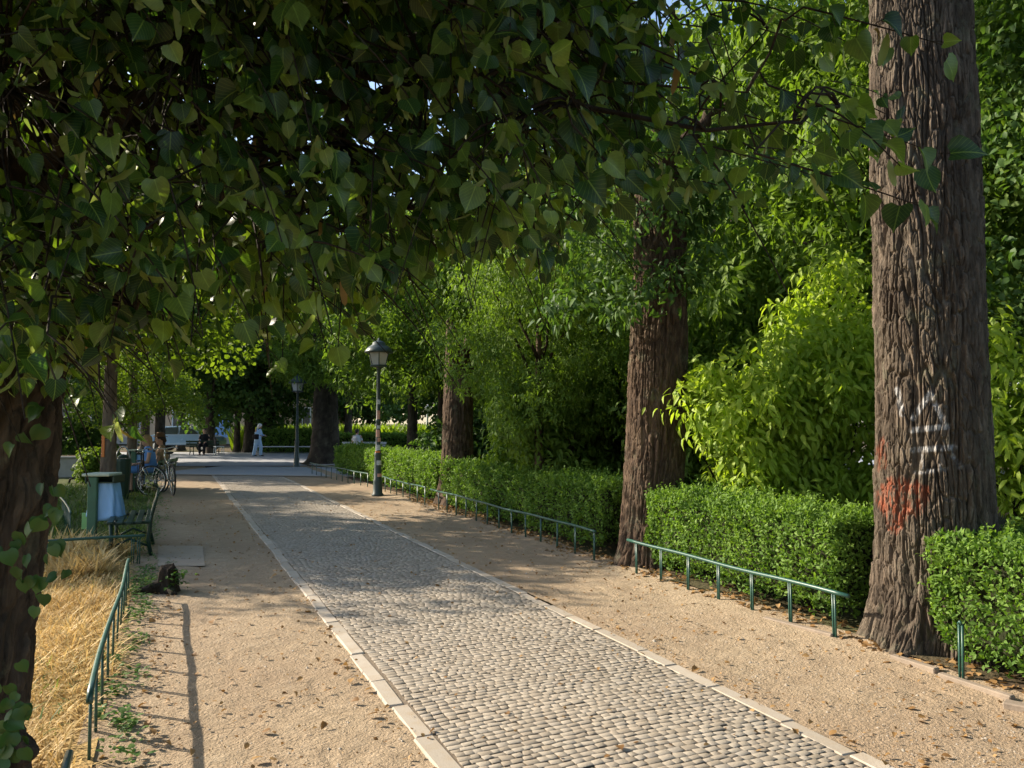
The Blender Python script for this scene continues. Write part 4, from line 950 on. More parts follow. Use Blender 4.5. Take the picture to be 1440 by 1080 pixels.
fence(((-.32, 4.15), (-.32, 7.95)), [.05] + [.42 * k for k in range(1, 10)], 'green rail fence with thin posts casting a shadow on the sand at left', seed=6, thin=True, over=.0, bend=True)
fence(((-.33, 3.36), (-.33, .6)), [.0, .42, .84, 1.26], 'green rail fence end at the foot of the linden trunk', seed=7, thin=True, over=.04)
fence(((-.30, 9.68), (-2.9, 9.68)), [.0, .06, .9, 1.75, 2.6], 'thin green rail closing the far end of the dry grass', seed=8, thin=True, h=.33)
p = cw(-6.15, 10.8)
fence(((p[0], p[1]), (p[0] - .5, p[1] + 3.2)), [.0, .3, .6, .9, 1.2, 1.5, 1.8, 2.1], 'low green fence behind the linden trunk at the left edge', seed=9, thin=True)
# timber edging boards lying at the right
def board(p0, p1, wd, th, label, seed):
    p0, p1 = np.array(p0), np.array(p1); L = np.linalg.norm(p1 - p0); c = (p0 + p1) / 2; a = math.atan2(p1[1] - p0[1], p1[0] - p0[0])
    mb = MB(); mb.box((0, 0, 0), (L, wd, th), None, .006)
    o = mb.build('timber_edging', M['wood_edge']); o.location = (c[0], c[1], .018); o.rotation_euler = (R(3), R(-1.5), a); tag(o, label, 'edging board', 'timber edging boards')
board(G(1255, 928)[:2], G(1318, 950)[:2], .05, .05, 'weathered edging board at the foot of the painted trunk', 1)
board(G(1322, 953)[:2], G(1425, 990)[:2], .045, .045, 'long thin weathered edging board right of the lone green post', 2)
board(G(1412, 995)[:2], G(1470, 1008)[:2], .07, .05, 'short weathered edging board at the right edge of the sand', 3)
board(G(1075, 872)[:2], G(1172, 900)[:2], .05, .04, 'pale edging board below the fence left of the painted trunk', 4)

# ------------------------------------------------------------------ stump
c = G(236, 832)
e = empty('tree_stump', (c[0], c[1], 0), 'dark broken tree stump with green weeds beside the left fence', 'stump')
mb = MB(); mb.lathe([(.12, -.03), (.10, .03), (.085, .12), (.08, .20), (.06, .235), (.0, .21)], (0, 0, 0), 60); mb.capsule((.0, 0, .08), (-.26, -.04, .015), .06, .03, 40, 12); mb.capsule((0, 0, .06), (.05, -.17, .01), .06, .03, 40, 12); mb.capsule((0, .02, .05), (-.1, .15, .0), .05, .02, 40, 12)
V = np.concatenate(mb.V); A_ = np.arctan2(V[:, 1], V[:, 0]); V[:, :2] *= (1 + .22 * vnoise(np.stack([np.cos(A_) * 3, np.sin(A_) * 3, V[:, 2] * 3], -1), 1.6, 4) + .10 * vnoise(np.stack([np.cos(A_) * 8, np.sin(A_) * 8, V[:, 2] * 8], -1), 1.5, 5))[:, None]; V[:, 2] *= 1 + .25 * vnoise(V, 20, 6); mb.V = [V]
mb.build('stump', M['bark_dark'], e, True)
rng = np.random.default_rng(90); n = 60; a = rng.random(n) * 2 * PI
leaves('weed', BROAD, np.stack([.06 + rng.normal(0, .06, n), -.08 + rng.normal(0, .05, n), rng.uniform(.02, .22, n)], -1), np.stack([np.cos(a), np.sin(a), rng.normal(.3, .5, n)], -1), np.stack([-np.cos(a) * .3, -np.sin(a) * .3, np.ones(n)], -1), rng.uniform(.03, .06, n), M['weed'], e, rng=rng)

# ------------------------------------------------------------------ litter bins
def bin_(loc, rz, label, flip=1):
    e = empty('litter_bin', (loc[0], loc[1], 0), label, 'litter bin', 'wooden post litter bins', rz)
    MB().box((0, 0, .44), (.115, .05, .98), None, .008).build('post', M['green_wood'], e)
    MB().box((.045, .12, .955), (.34, .32, .035), None, .012).build('lid', M['lid'], e)
    mb = MB(); mb.box((.07, .14, .86), (.36, .26, .015)); mb.box((-.1, .14, .90), (.02, .26, .09)); mb.box((.24, .14, .90), (.02, .26, .09)); mb.box((.07, .26, .90), (.34, .015, .09)); mb.build('rim', M['dark_green'], e)
    # hanging bag: a flared, folded sack
    nu, nv = 48, 14; V = []; 
    for j in range(nv):
        t = j / (nv - 1); z = .85 - t * .44; wx = .155 + .045 * t; wy = .11 + .03 * t
        for i in range(nu):
            u = 2 * PI * i / nu; q = 1 + (.05 + .05 * t) * math.sin(7 * u + 3 * t) + .03 * math.sin(13 * u - 5 * t)
            sx = math.copysign(abs(math.cos(u)) ** .55, math.cos(u)); sy = math.copysign(abs(math.sin(u)) ** .55, math.sin(u))
            V.append((.07 + wx * sx * q + .03 * t, .15 + wy * sy * q, z - .03 * t * math.sin(3 * u + 1)))
    F = [(j * nu + i, j * nu + (i + 1) % nu, (j + 1) * nu + (i + 1) % nu, (j + 1) * nu + i) for j in range(nv - 1) for i in range(nu)]
    F.append(tuple((nv - 1) * nu + i for i in range(nu)))
    MB().add(V, F).build('bag', M['blue_bag'], e, True)
    MB().box((-.135, .1, .38), (.09, .02, .20), None, .004).build('side_panel', M['green_panel'], e)
    return e
c = cw((134 - 720) / F_PX * 9.5, 9.5); bin_(c, -YAW, 'green wooden post litter bin with hanging blue bag before the bench')
c = cw((190 - 720) / F_PX * 17.9, 17.9); bin_(c, -YAW, 'far litter bin with pale lid left of the bicycles')
# dark ribbed bin with a hoop
c = cw((175 - 720) / F_PX * 16.0, 16.0)
e = empty('waste_drum', (c[0], c[1], 0), 'dark green ribbed waste drum with grey hoop beside the bicycles', 'waste drum')
nu = 40; V = []; prof = [(.10, 0), (.115, .02), (.13, .3), (.145, .6), (.155, .80), (.15, .84), (.12, .85)]
for r_, z_ in prof:
    for i in range(nu): q = 1 + (.05 if i % 4 < 2 else 0); V.append((r_ * q * math.cos(2 * PI * i / nu), r_ * q * math.sin(2 * PI * i / nu), z_))
F = [(j * nu + i, j * nu + (i + 1) % nu, (j + 1) * nu + (i + 1) % nu, (j + 1) * nu + i) for j in range(len(prof) - 1) for i in range(nu)]
F.append(tuple((len(prof) - 1) * nu + i for i in range(nu)))
MB().add(V, F).build('body', M['dark_green'], e)
t = np.linspace(0, PI, 14); MB().tube(np.stack([.14 * np.cos(t) * cy_, -.14 * np.cos(t) * sy_, .82 + .28 * np.sin(t)], -1), .014, 8).build('hoop', M['metal'], e, True)
MB().lathe([(.0, .86), (.10, .86), (.11, .88), (.07, .93), (.0, .945)], seg=20).build('cap', M['dark_green'], e, True)

# ------------------------------------------------------------------ benches
def bench(loc, rz, label, L=1.5, slat='green_wood', leg='dark_green', back=True, nsl=5, group='park benches'):
    """local: length along y, sits facing -x, backrest at +x"""
    e = empty('park_bench', (loc[0], loc[1], 0), label, 'bench', group, rz)
    mb = MB()
    for k in range(nsl):
        x = -.20 + .40 * k / (nsl - 1); mb.box((x, 0, .435 - .012 * math.sin(k / (nsl - 1) * PI)), (.40 / nsl - .014, L, .028), None, .006)
    mb.build('seat', M[slat], e)
    if back:
        mb = MB()
        for k in range(2): mb.box((.245 + .035 * k, 0, .55 + .125 * k), (.025, L, .095), rotm('Y', R(16)), .006)
        mb.build('backrest', M[slat], e)
    for s in (-1, 1):
        y = s * (L / 2 - .18); mb = MB()
        mb.tube([(-.22, y, .0), (-.19, y, .2), (-.20, y, .41)], .022, 8); mb.tube([(.24, y, .0), (.20, y, .2), (.22, y, .42), (.30, y, .74)], [.024, .022, .02, .014], 8); mb.tube([(-.21, y, .405), (.22, y, .405)], .018, 8)
        mb.tube([(-.20, y, .12), (.0, y, .22), (.22, y, .12)], .014, 8)
        mb.build('leg', M[leg], e, True)
    return e
c = cw((186 - 720) / F_PX * 9.75, 9.75); bench((-.42, 10.75), R(0), 'dark green slatted bench facing the dry grass just behind the litter bin', 1.35, 'dark_green', 'dark_green')
pb = cw((214 - 720) / F_PX * 18.2, 18.2); bench((-.30, pb[1] + .1), R(-14), 'bench on which the two people sit by the bicycles', 1.7, 'green_wood')
p = cw(-10.6, 37.2); bench((p[0], p[1]), R(90) - YAW, 'long pale bench in front of the dark hedge across the plaza', 3.6, 'bench_white', 'metal', False, 4)
p = cw((511 - 720) / F_PX * 34.5, 34.5); bench((p[0], p[1]), R(90) - YAW, 'far white bench with a seated figure behind the hedge', 2.0, 'bench_white', 'metal', True)
p = cw((289 - 720) / F_PX * 37.5, 37.5); bench((p[0], p[1]), R(-90) - YAW, 'shaded bench at the far side of the plaza under the dark seated figure', 1.6, 'dark_green', 'dark_green', True)
p = cw((612 - 720) / F_PX * 31, 31); bench((p[0], p[1]), R(90) - YAW, 'dark bench behind the straight grey brown trunk', 1.8, 'dark_green', 'dark_green', True)

# ------------------------------------------------------------------ lamps
def lamp(loc, label, H=3.35, stick=True, rz=0.3):
    e = empty('street_lamp', (loc[0], loc[1], 0), label, 'street lamp', 'old style lantern lamps', rz)
    po = MB().lathe([(.13, 0), (.13, .03), (.105, .06), (.095, .30), (.10, .33), (.085, .36), (.072, .85), (.08, .88), (.08, .93), (.055, .97), (.05, 1.6), (.058, 1.62), (.058, 1.66), (.045, 1.68), (.038, H - .62), (.06, H - .58), (.03, H - .55)], seg=20).build('pole', M['pole_green'], e, True)
    z = H - .55
    br = MB().lathe([(.03, z - .04), (.13, z - .01), (.21, z + .0), (.21, z + .03), (.19, z + .035)], seg=6).build('lantern_base', M['pole_green'], e)
    gl_ = MB().lathe([(.165, z + .036), (.235, z + .30), (.0, z + .301)], seg=6).build('lantern_glass', M['milk'], e)
    mb = MB()
    for k in range(6):
        a = k * PI / 3; mb.tube([(.172 * math.cos(a), .172 * math.sin(a), z + .03), (.242 * math.cos(a), .242 * math.sin(a), z + .305)], .010, 6)
    mb.build('frame', M['pole_green'], gl_)
    MB().lathe([(.20, z + .303), (.31, z + .302), (.315, z + .33), (.24, z + .42), (.15, z + .48), (.14, z + .53), (.08, z + .56), (.03, z + .58), (.02, z + .63), (.0, z + .64)], seg=18).build('lantern_roof', M['pole_green'], e, True)
    if stick:
        rng = np.random.default_rng(5)
        for k, (zz, hh, m_, a0) in enumerate(((1.05, .12, 'pale', -1.7), (1.22, .09, 'pink', -1.3), (1.36, .16, 'pink', -1.9), (1.50, .07, 'pale', -1.5), (.72, .10, 'pale', -1.4), (1.75, .22, 'pink', -1.7), (2.05, .10, 'pale', -1.5), (.45, .07, 'pink', -1.2), (.88 + .07, .05, 'orange', -1.9))):
            V = []; r_ = np.interp(zz, [0.33, .36, .85, .88, .93, .97, 1.6, 1.68, H - .62], [.10, .087, .074, .082, .082, .057, .053, .047, .040]) + .004
            for zq in (zz - hh / 2, zz + hh / 2):
                for i in range(7): a = a0 - rz + (i - 3) * .26; V.append((r_ * math.cos(a), r_ * math.sin(a), zq))
            MB().add(V, [(i, i + 1, i + 8, i + 7) for i in range(6)]).build('sticker', M[m_], po, True)
    return e
lamp(G(531, 697), 'old style lantern lamp post covered with stickers before the hedge', 3.38)
lamp(G(417, 657), 'second lantern lamp post at the edge of the shaded plaza', 3.25, False)
p = cw((358 - 720) / F_PX * 56, 56); lamp(p, 'farthest lantern lamp beyond the standing person', 3.0, False)
p = cw((601 - 720) / F_PX * 48, 48)
e = empty('globe_lamp', (p[0], p[1], 0), 'pale globe lamp standing in the tall grass', 'globe lamp')
MB().lathe([(.09, 0), (.08, .5), (.06, 2.2), (.05, 2.3)], seg=12).build('pole', M['bench_white'], e, True)
MB().ell((0, 0, 2.5), (.24, .24, .22), 18, 12).build('globe', M['milk'], e, True)
MB().lathe([(.16, 2.28), (.20, 2.31), (.16, 2.34)], seg=14).build('collar', M['metal'], e, True)
p = cw((193 - 720) / F_PX * 22, 22)
e = empty('metal_pole', (p[0], p[1], 0), 'thin pale metal pole behind the young trees', 'pole'); MB().lathe([(.035, 0), (.032, 1.5), (.03, 3.1)], seg=10).build('pole', M['metal'], e, True); MB().lathe([(.09, 0), (.09, .02), (.04, .05)], seg=12).build('foot', M['metal'], e, True)
# orange notice on the young tree (rests on it, a thing of its own)
q = cw((146.5 - 720) / F_PX * 14.25, 14.25)
e = empty('notice', (q[0], q[1], 0), 'narrow orange notice fixed to the nearest young trunk', 'notice'); e.rotation_euler = (0, 0, -YAW)
MB().box((0, 0, 1.16), (.055, .012, .40), None, .004).build('board', M['orange'], e); MB().tube([(.0, .007, 1.28), (.1, .06, 1.28)], .006, 6).build('wire', M['metal'], e)
# grey concrete planter at the back left
p = cw((98 - 720) / F_PX * 22.5, 22.5)
e = empty('concrete_planter', (p[0], p[1], 0), 'low grey concrete planter at the back of the left lawn', 'planter', None, -YAW)
MB().box((-.3, 0, .29), (1.5, .6, .58), None, .03).build('body', M['concrete'], e); MB().box((-.3, 0, .595), (1.58, .68, .06), None, .015).build('rim', M['concrete'], e); MB().box((-.3, 0, .63), (1.3, .42, .02)).build('soil', M['soil'], e)

# ------------------------------------------------------------------ bicycles
def bike(loc, rz, label, frame, tilt=0.0, steer=0.0, basket=False):
    """local: rear wheel at x=-.52, front at +.53, upright"""
    e = empty('bicycle', (loc[0], loc[1], 0), label, 'bicycle', 'bicycles parked at the left', rz); e.rotation_euler = (tilt, 0, rz)
    r = .335; RW = np.array([-.52, 0, r]); FWp = np.array([.53, 0, r]); BB = np.array([-.06, 0, .29]); ST = np.array([-.22, 0, .80]); HT = np.array([.34, 0, .84]); HB = np.array([.38, 0, .66])
    def wheel(c, ax):
        wh = MB().torus(c, r - .016, .017, ax, 44, 8).build('tyre', M['black'], None, True); wh.parent = e; wh.name = 'wheel'
        MB().torus(c, r - .038, .010, ax, 44, 6).build('rim', M['chrome'], wh, True)
        a = norm(np.cross(ax, [0, 0, 1.0])); b = np.cross(ax, a); mb = MB()
        for k in range(20):
            t = 2 * PI * k / 20; mb.tube([c + np.asarray(ax) * .02 * (1 if k % 2 else -1), c + (a * math.cos(t) + b * math.sin(t)) * (r - .04)], .0022, 4)
        mb.build('spokes', M['chrome'], wh); MB().tube([c - np.asarray(ax) * .045, c + np.asarray(ax) * .045], .022, 10).build('hub', M['metal'], wh, True)
    sa = np.array([math.sin(steer), math.cos(steer), 0]) * [-1, 1, 1]
    piv = HB; fw = piv + np.array([math.cos(steer), math.sin(steer), 0]) * (FWp[0] - piv[0]) + [0, 0, r - piv[2]]
    wheel(RW, np.array([0, 1.0, 0])); wheel(fw, sa)
    mb = MB(); mb.tube([HB, BB], .017, 8); mb.tube([HT - [.0, 0, .05], (ST + BB) / 2 + [.02, 0, .12]], .016, 8); mb.tube([BB, ST], .016, 8); mb.tube([HB, HT + [-.03, 0, .1]], .019, 8)
    for s in (-1, 1): mb.tube([BB + [0, s * .03, 0], RW + [0, s * .055, 0]], .010, 6); mb.tube([ST + [.02, s * .02, -.1], RW + [0, s * .055, 0]], .009, 6)
    mb.build('frame', M[frame], e, True)
    mb = MB()
    for s in (-1, 1): mb.tube([HB, HB + sa * s * .055 + [.01, 0, -.05], fw + sa * s * .055], .011, 6)
    mb.build('fork', M['chrome'], e, True)
    st = HT + [-.05, 0, .16]; lat = sa
    hb = MB().tube([st + lat * -.29 + [-.16, 0, -.01], st + lat * -.2 + [-.03, 0, .03], st, st + lat * .2 + [-.03, 0, .03], st + lat * .29 + [-.16, 0, -.01]], .012, 8).tube([HT, st], .013, 8).build('handlebar', M['chrome'], e, True)
    for s in (-1, 1): MB().tube([st + lat * s * .285 + [-.13, 0, 0], st + lat * s * .30 + [-.25, 0, -.02]], .018, 8).build('grip', M['black'], hb, True)
    mb = MB(); mb.ell(ST + [-.06, 0, .13], (.13, .085, .03), 16, 9); mb.ell(ST + [.08, 0, .13], (.10, .03, .022), 14, 8); mb.tube([ST, ST + [-.02, 0, .12]], .014, 8); mb.build('saddle', M['black'], e, True)
    mb = MB(); mb.torus(BB, .085, .007, (0, 1, 0), 28, 6)
    for s in (-1, 1): mb.tube([BB + [0, s * .06, 0], BB + [s * .12, s * .07, -s * .11]], .009, 6); mb.box(BB + [s * .12, s * .11, -s * .11], (.09, .08, .02))
    mb.build('crank', M['metal'], e, True)
    mb = MB()
    for c in (RW,):
        t = np.linspace(.15 * PI, 1.02 * PI, 16); mb.tube(np.stack([c[0] + (r + .025) * np.cos(t), np.zeros(16), c[2] + (r + .025) * np.sin(t)], -1), .016, 6)
    mb.build('mudguard', M['black'], e, True)
    mb = MB()
    for s in (-1, 1): mb.tube([RW + [0, s * .06, 0], RW + [-.05, s * .06, .40]], .006, 6); mb.tube([RW + [.26, s * .05, .40], RW + [-.32, s * .06, .40]], .007, 6)
    for k in range(4): mb.tube([RW + [.15 - .13 * k, -.06, .40], RW + [.15 - .13 * k, .06, .40]], .005, 6)
    mb.build('rack', M['black'], e, True)
    if basket:
        mb = MB()
        for k in range(7):
            z = .0 + .035 * k; q = .11 + .012 * k; c_ = st + [.16, 0, -.2 + z]; mb.tube([c_ + [q, q * 1.2, 0], c_ + [-q, q * 1.2, 0], c_ + [-q, -q * 1.2, 0], c_ + [q, -q * 1.2, 0], c_ + [q, q * 1.2, 0]], .004, 5)
        mb.build('basket', M['black'], e)
    return e
p = cw((207 - 720) / F_PX * 16.6, 16.6); dirv = norm(cw(-.5, .87)[:2]); rzb = math.atan2(dirv[1], dirv[0]) + PI
bike((p[0] - .46 * math.cos(rzb), p[1] - .46 * math.sin(rzb)), rzb, 'dark bicycle with its round front wheel turned to the camera side', 'black', .05, 1.05)
p = cw((246 - 720) / F_PX * 16.9, 16.9); rz2 = math.atan2(*(cw(-.55, .83)[[1, 0]]))
bike((p[0] + .52 * math.cos(rz2), p[1] + .52 * math.sin(rz2)), rz2, 'silver framed bicycle standing closest to the sandy path', 'chrome', -.05, .35)

# ------------------------------------------------------------------ people
def blob(mb, name, mat, parent, vox=.014, it=3):
    o = mb.build(name, mat, parent, True); r_ = o.modifiers.new('remesh', 'REMESH'); r_.mode = 'VOXEL'; r_.voxel_size = vox; r_.use_smooth_shade = True
    s_ = o.modifiers.new('smooth', 'SMOOTH'); s_.factor = .5; s_.iterations = it; return o
def hand(mb, w_, d, side, up):
    """palm, four fingers and a thumb from wrist w_ along d"""
    d = norm(np.asarray(d, float)); up = norm(np.asarray(up, float)); sd = norm(np.cross(d, up))
    mb.capsule(w_, w_ + d * .05, .022, .030)
    for k in range(4):
        b0 = w_ + d * .07 + sd * (-.027 + .018 * k); L = (.06, .075, .07, .055)[k]; m1 = b0 + d * L * .55 - up * .008; mb.capsule(b0 - d * .02, m1, .0095, .009, 8, 3); mb.capsule(m1, m1 + d * L * .45 - up * .022, .009, .0075, 8, 3)
    b0 = w_ + d * .02 - sd * side * .025; m1 = b0 + d * .03 - sd * side * .028; mb.capsule(b0, m1, .012, .0105, 8, 3); mb.capsule(m1, m1 + d * .03 - sd * side * .006, .0105, .0085, 8, 3)
def head(mb, c, f, k=1.0):
    """c: centre, f: facing"""
    f = norm(np.asarray(f, float)); s = np.array([-f[1], f[0], 0]); s = norm(s); u = np.cross(f, s); Rm = np.stack([f, s, u], 1)
    mb.ell(c + u * .02, (.095 * k, .076 * k, .105 * k), 18, 14, Rm); mb.ell(c - u * .06 + f * .025, (.066 * k, .056 * k, .066 * k), 16, 10, Rm)
    mb.capsule(c + f * .09 + u * .015, c + f * .108 - u * .02, .009, .014, 8, 3); mb.ell(c + f * .083 - u * .055, (.016, .026, .010), 10, 6, Rm)
    for q in (-1, 1): mb.ell(c + s * q * .078 - f * .005 - u * .005, (.020, .009, .032), 10, 8, Rm)
def eyes(c, f, parent, k=1.0):
    f = norm(np.asarray(f, float)); s = norm(np.array([-f[1], f[0], 0])); u = np.cross(f, s)
    for q in (-1, 1): MB().ell(c + f * .083 + s * q * .031 + u * .02, (.011, .011, .008), 10, 8).build('eye', M['dark_cloth'], parent, True)

def seated(loc, face, label, top, legm, hair, hat=None, lean=0.0, hs=1.0, dress=False, group='people', sit=.45):
    e = empty('person', (loc[0], loc[1], 0), label, 'person', group, math.atan2(face[1], face[0]))
    A = lambda *p: np.array(p, float)
    hip = A(0, 0, sit + .10); ch = A(lean * .35, 0, sit + .42); nk = A(lean * .5, 0, sit + .60); hd = A(lean * .5 + .04, 0, sit + .735)
    b = MB(); b.capsule(hip, ch, .125, .13, sq=1.25); b.capsule(ch, nk - A(0, 0, .06), .12, .07, sq=1.3); b.capsule(nk - A(0, 0, .06), hd - A(0, 0, .04), .05, .048)
    head(b, hd, A(1, 0, -.08)); cl = MB(); cl.capsule(hip - A(0, 0, .02), ch, .145, .145, sq=1.25); cl.capsule(ch, nk - A(0, 0, .07), .138, .085, sq=1.35)
    lg = MB(); sh = MB()
    for s in (-1, 1):
        sho = A(ch[0] + .02, s * .185, sit + .52); el = sho + A(.05, s * .05, -.28); wr = el + A(.22, -s * .10, -.04)
        b.capsule(sho, el, .046, .038); b.capsule(el, wr, .036, .025); hand(b, wr, A(.9, -s * .3, -.15), s, A(0, 0, 1)); cl.capsule(sho - A(0, s * .04, 0), sho + (el - sho) * (.15 if dress else .5), .058, .055)
        kn = A(.46, s * .11, sit + .06); an = A(.44, s * .10, .07); b.capsule(A(.02, s * .09, sit + .08), kn, .085, .058); b.capsule(kn, an, .055, .036); b.capsule(an - A(.03, 0, .03), an + A(.15, s * .02, -.04), .035, .03)
        (cl if dress else lg).capsule(A(.0, s * .09, sit + .08), kn + A(.0, 0, 0), .105, .082)
        if not dress: lg.capsule(kn, an + A(0, 0, .05), .074, .055)
        sh.capsule(an - A(.035, 0, .035), an + A(.16, s * .02, -.04), .042, .036)
    bo = blob(b, 'body', M['skin'], e, .009, 2); eyes(hd, A(1, 0, -.08), bo)
    blob(cl, 'dress' if dress else 'shirt', M[top], e)
    if not dress: blob(lg, 'trousers', M[legm], e)
    blob(sh, 'shoes', M['dark_cloth'], e, .012)
    if hair:
        h_ = MB(); h_.ell(hd + A(-.02, 0, .045), (.105, .09, .095), 16, 12); h_.capsule(hd + A(-.075, 0, .02), hd + A(-.10, 0, -.16 if dress else -.03), .062, .05); blob(h_, 'hair', M[hair], e, .012, 2)
    if hat:
        MB().lathe([(.17, -.005), (.175, .0), (.10, .012), (.092, .075), (.075, .10), (.0, .105)], hd + A(.0, 0, .075), 20).build('hat', M[hat], e, True)
    return e
fl = np.array([-1, 0.0])
seated((-.40, pb[1] - .20), (-1, -.25), 'seated person in a blue sleeveless dress with light hair by the bicycles', 'blue_cloth', None, 'hair_light', None, .15, dress=True)
seated((-.16, pb[1] + .48), (-1, .1), 'seated person in a tan top and brown hat beside the blue dress', 'tan_cloth', 'blue_cloth', 'hair_dark', 'hat', .05)
p = cw((289 - 720) / F_PX * 37.5, 37.5); seated((p[0], p[1]), cw(.1, -1)[:2], 'person dressed in black sitting on the far bench under dark trees', 'dark_cloth', 'dark_cloth', 'hair_dark', None, .1)
p = cw((502 - 720) / F_PX * 34.5, 34.5); seated((p[0], p[1]), cw(.2, 1)[:2], 'dark haired person in a white top sitting on the far white bench', 'white_cloth', 'dark_cloth', 'hair_dark', None, .05)

def standing(loc, face, label):
    e = empty('person', (loc[0], loc[1], 0), label, 'person', 'people', math.atan2(face[1], face[0])); e.scale = (.93, .93, .90)
    A = lambda *p: np.array(p, float)
    hip = A(0, 0, .95); ch = A(.03, 0, 1.28); nk = A(.07, 0, 1.45); hd = A(.12, 0, 1.58)
    b = MB(); b.capsule(hip, ch, .125, .13, sq=1.2); b.capsule(ch, nk - A(0, 0, .05), .12, .065, sq=1.3); b.capsule(nk - A(0, 0, .06), hd - A(0, 0, .04), .05, .048); head(b, hd, A(1, 0, -.35))
    cl = MB(); cl.capsule(hip - A(0, 0, .1), ch, .165, .15, sq=1.2); cl.capsule(ch, nk - A(0, 0, .06), .145, .085, sq=1.35)
    tr = MB(); sh = MB()
    for s in (-1, 1):
        st = .14 * s; sho = A(.03, s * .19, 1.39); el = sho + A(.02 + .03 * s, s * .05, -.27); wr = el + A(.20, -s * .08, -.02)
        b.capsule(sho, el, .045, .038); b.capsule(el, wr, .036, .026); hand(b, wr, A(.9, -s * .2, -.25), s, A(0, 0, 1)); cl.capsule(sho - A(0, s * .04, 0), el, .065, .058); cl.capsule(el, wr - (wr - el) * .2, .056, .046)
        kn = A(st * .7 + .03, s * .09, .5); an = A(st - .02, s * .085, .08); b.capsule(A(0, s * .09, .92), kn, .085, .058); b.capsule(kn, an, .054, .036); b.capsule(an - A(.03, 0, .04), an + A(.15, 0, -.045), .035, .03)
        tr.capsule(A(0, s * .08, .92), kn, .115, .095); tr.capsule(kn, an + A(0, 0, .04), .09, .085); sh.capsule(an - A(.03, 0, .04), an + A(.16, 0, -.045), .042, .036)
    bo = blob(b, 'body', M['skin'], e, .009, 2); eyes(hd, A(1, 0, -.35), bo)
    blob(cl, 'tunic', M['pale_blue'], e); blob(tr, 'trousers', M['pale_blue'], e); blob(sh, 'shoes', M['dark_cloth'], e, .012)
    h_ = MB(); h_.ell(hd + A(-.015, 0, .035), (.118, .10, .115), 16, 12); h_.capsule(hd + A(-.06, 0, -.02), nk + A(-.07, 0, -.02), .085, .075); blob(h_, 'head_scarf', M['white_cloth'], e, .012, 2)
    return e
p = G(362, 642); pst = p; standing(p, cw(1, -.25)[:2], 'person standing in long pale blue clothes and head scarf on the plaza')
f_ = norm(cw(1, -.25)[:2]); lt = np.array([-f_[1], f_[0]]); 
e = empty('shoulder_bag', (p[0] + f_[0] * .05 - lt[0] * .25, p[1] + f_[1] * .05 - lt[1] * .25, 0), 'black bag hanging at the hip of the standing person', 'bag', None, math.atan2(f_[1], f_[0]))
MB().box((0, 0, .93), (.30, .10, .24), None, .035).build('pouch', M['dark_cloth'], e, True); MB().tube(curve_pts((-.13, 0, 1.03), (.10, .18, 1.32), 8, -.03, .05, 2), .014, 6).build('strap', M['dark_cloth'], e, True)

# ------------------------------------------------------------------ far left: chair, building, car
p = cw((309 - 720) / F_PX * 36.6, 36.6)
e = empty('chair', (p[0], p[1], 0), 'small dark backed chair with pale legs beside the far bench', 'chair', None, -YAW + .6)
MB().box((0, 0, .46), (.40, .40, .035), None, .01).build('seat', M['bench_white'], e); MB().box((-.19, 0, .73), (.03, .38, .34), rotm('Y', R(-8)), .01).build('backrest', M['dark_cloth'], e)
for sx in (-1, 1):
    for sy in (-1, 1): MB().tube([(sx * .20, sy * .18, 0), (sx * .17, sy * .17, .45)], .016, 8).build('leg', M['bench_white'], e, True)

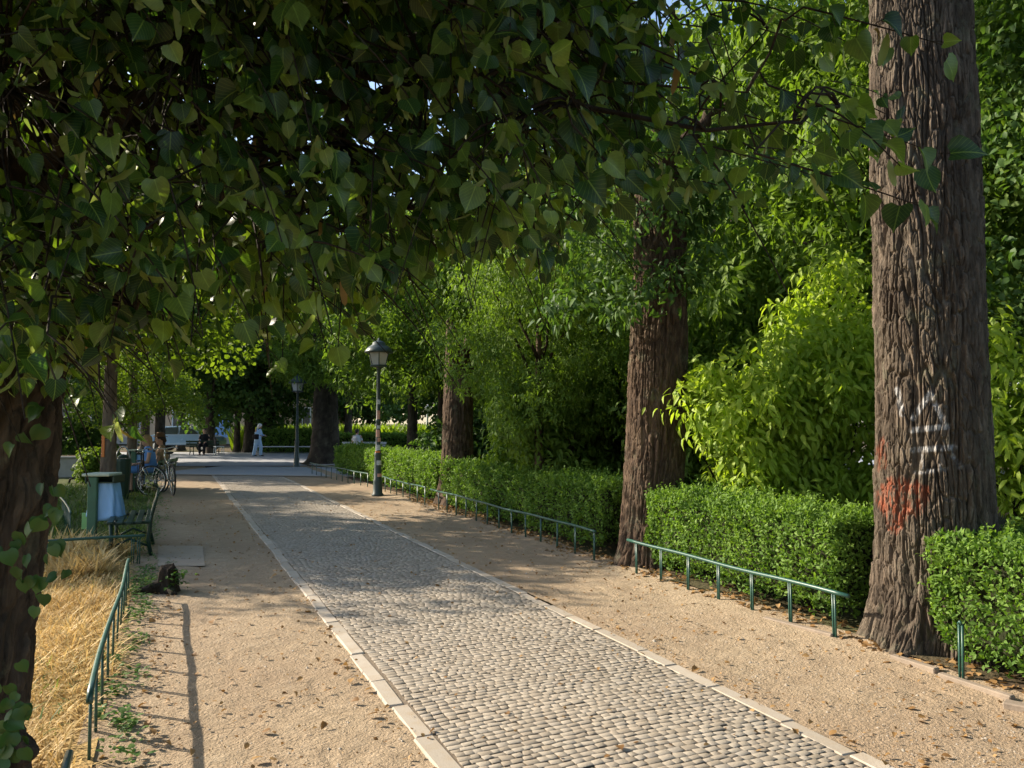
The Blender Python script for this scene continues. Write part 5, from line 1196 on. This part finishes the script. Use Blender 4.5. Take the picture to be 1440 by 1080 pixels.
p = cw(-24.5, 57)
e = empty('building', (p[0], p[1], 0), 'beige building with blue door beyond the plaza trees', 'building', None, -YAW)
mb = MB(); mb.box((0, 4, 3.0), (22, 8, 6)); mb.build('wall', M['plaster'], e)
mb = MB(); V = [(-11.4, -.4, 6), (11.4, -.4, 6), (11.4, 8.4, 6), (-11.4, 8.4, 6), (-11.4, 4, 8.6), (11.4, 4, 8.6)]; mb.add(V, [(0, 1, 5, 4), (2, 3, 4, 5), (1, 2, 5), (3, 0, 4), (3, 2, 1, 0)]); mb.build('roof', M['slate'], e)
MB().box((0, -.06, .25), (22.1, .16, .5)).build('plinth', M['concrete'], e)
for fl_ in (1.9, 4.6):
    for k in range(7):
        x = -9 + 3 * k
        if fl_ < 2 and k in (4,): continue
        wf = MB(); wf.box((x, -.03, fl_ + .78), (1.25, .10, .08)); wf.box((x, -.03, fl_ - .78), (1.25, .14, .08)); wf.box((x - .6, -.03, fl_), (.08, .10, 1.48)); wf.box((x + .6, -.03, fl_), (.08, .10, 1.48)); wf.box((x, -.02, fl_), (.05, .06, 1.48)); w_ = wf.build('window', M['bench_white'], e); MB().box((x, -.004, fl_), (1.1, .012, 1.46)).build('pane', M['glass'], w_)
d_ = MB().box((3, -.04, 1.2), (1.3, .10, 2.4), None, .02).build('door', M['blue_paint'], e); MB().tube([(3.45, -.11, 1.05), (3.45, -.11, 1.25)], .02, 6).build('handle', M['metal'], d_)

p = cw((262 - 720) / F_PX * 43, 43)
e = empty('parked_car', (p[0], p[1], 0), 'pale blue car parked behind the bicycles at the far plaza edge', 'car', None, -YAW)
prof = [(-2.0, .35), (-2.02, .62), (-1.9, .85), (-1.45, .93), (-.85, 1.38), (.55, 1.42), (1.25, .95), (1.85, .80), (2.0, .6), (1.98, .35)]
def extr(prof, hw, inset=0.0, top=None):
    V = [(x, -hw + (inset if z > .9 else 0), z) for x, z in prof] + [(x, hw - (inset if z > .9 else 0), z) for x, z in prof]; n = len(prof)
    F = [tuple(range(n))[::-1], tuple(range(n, 2 * n))] + [(i, (i + 1) % n, n + (i + 1) % n, n + i) for i in range(n)]
    return V, F
mb = MB(); mb.add(*extr(prof, .84, .12)); b_ = mb.build('body', M['car_blue'], e); bv = b_.modifiers.new('bevel', 'BEVEL'); bv.width = .05; bv.segments = 3; bv.limit_method = 'ANGLE'
mb = MB()
for s in (-1, 1):
    y = s * .735
    mb.add([(-1.25, s * .80, .95), (-.78, y, 1.31), (-.1, y, 1.34), (-.1, s * .80, .95)], [(0, 1, 2, 3)]); mb.add([(0, s * .80, .95), (0, y, 1.34), (.5, y, 1.35), (1.05, s * .80, .96)], [(0, 1, 2, 3)])
mb.build('window', M['glass'], e)
for x in (-1.25, 1.25):
    for s in (-1, 1):
        wh = MB().tube([(x, s * .64, .31), (x, s * .86, .31)], .31, 24).build('wheel', M['black'], e); MB().tube([(x, s * .84, .31), (x, s * .875, .31)], .19, 18).build('rim', M['chrome'], wh)
for s in (-1, 1): MB().ell((1.95, s * .6, .66), (.06, .16, .08), 12, 8).build('headlight', M['milk'], e, True)
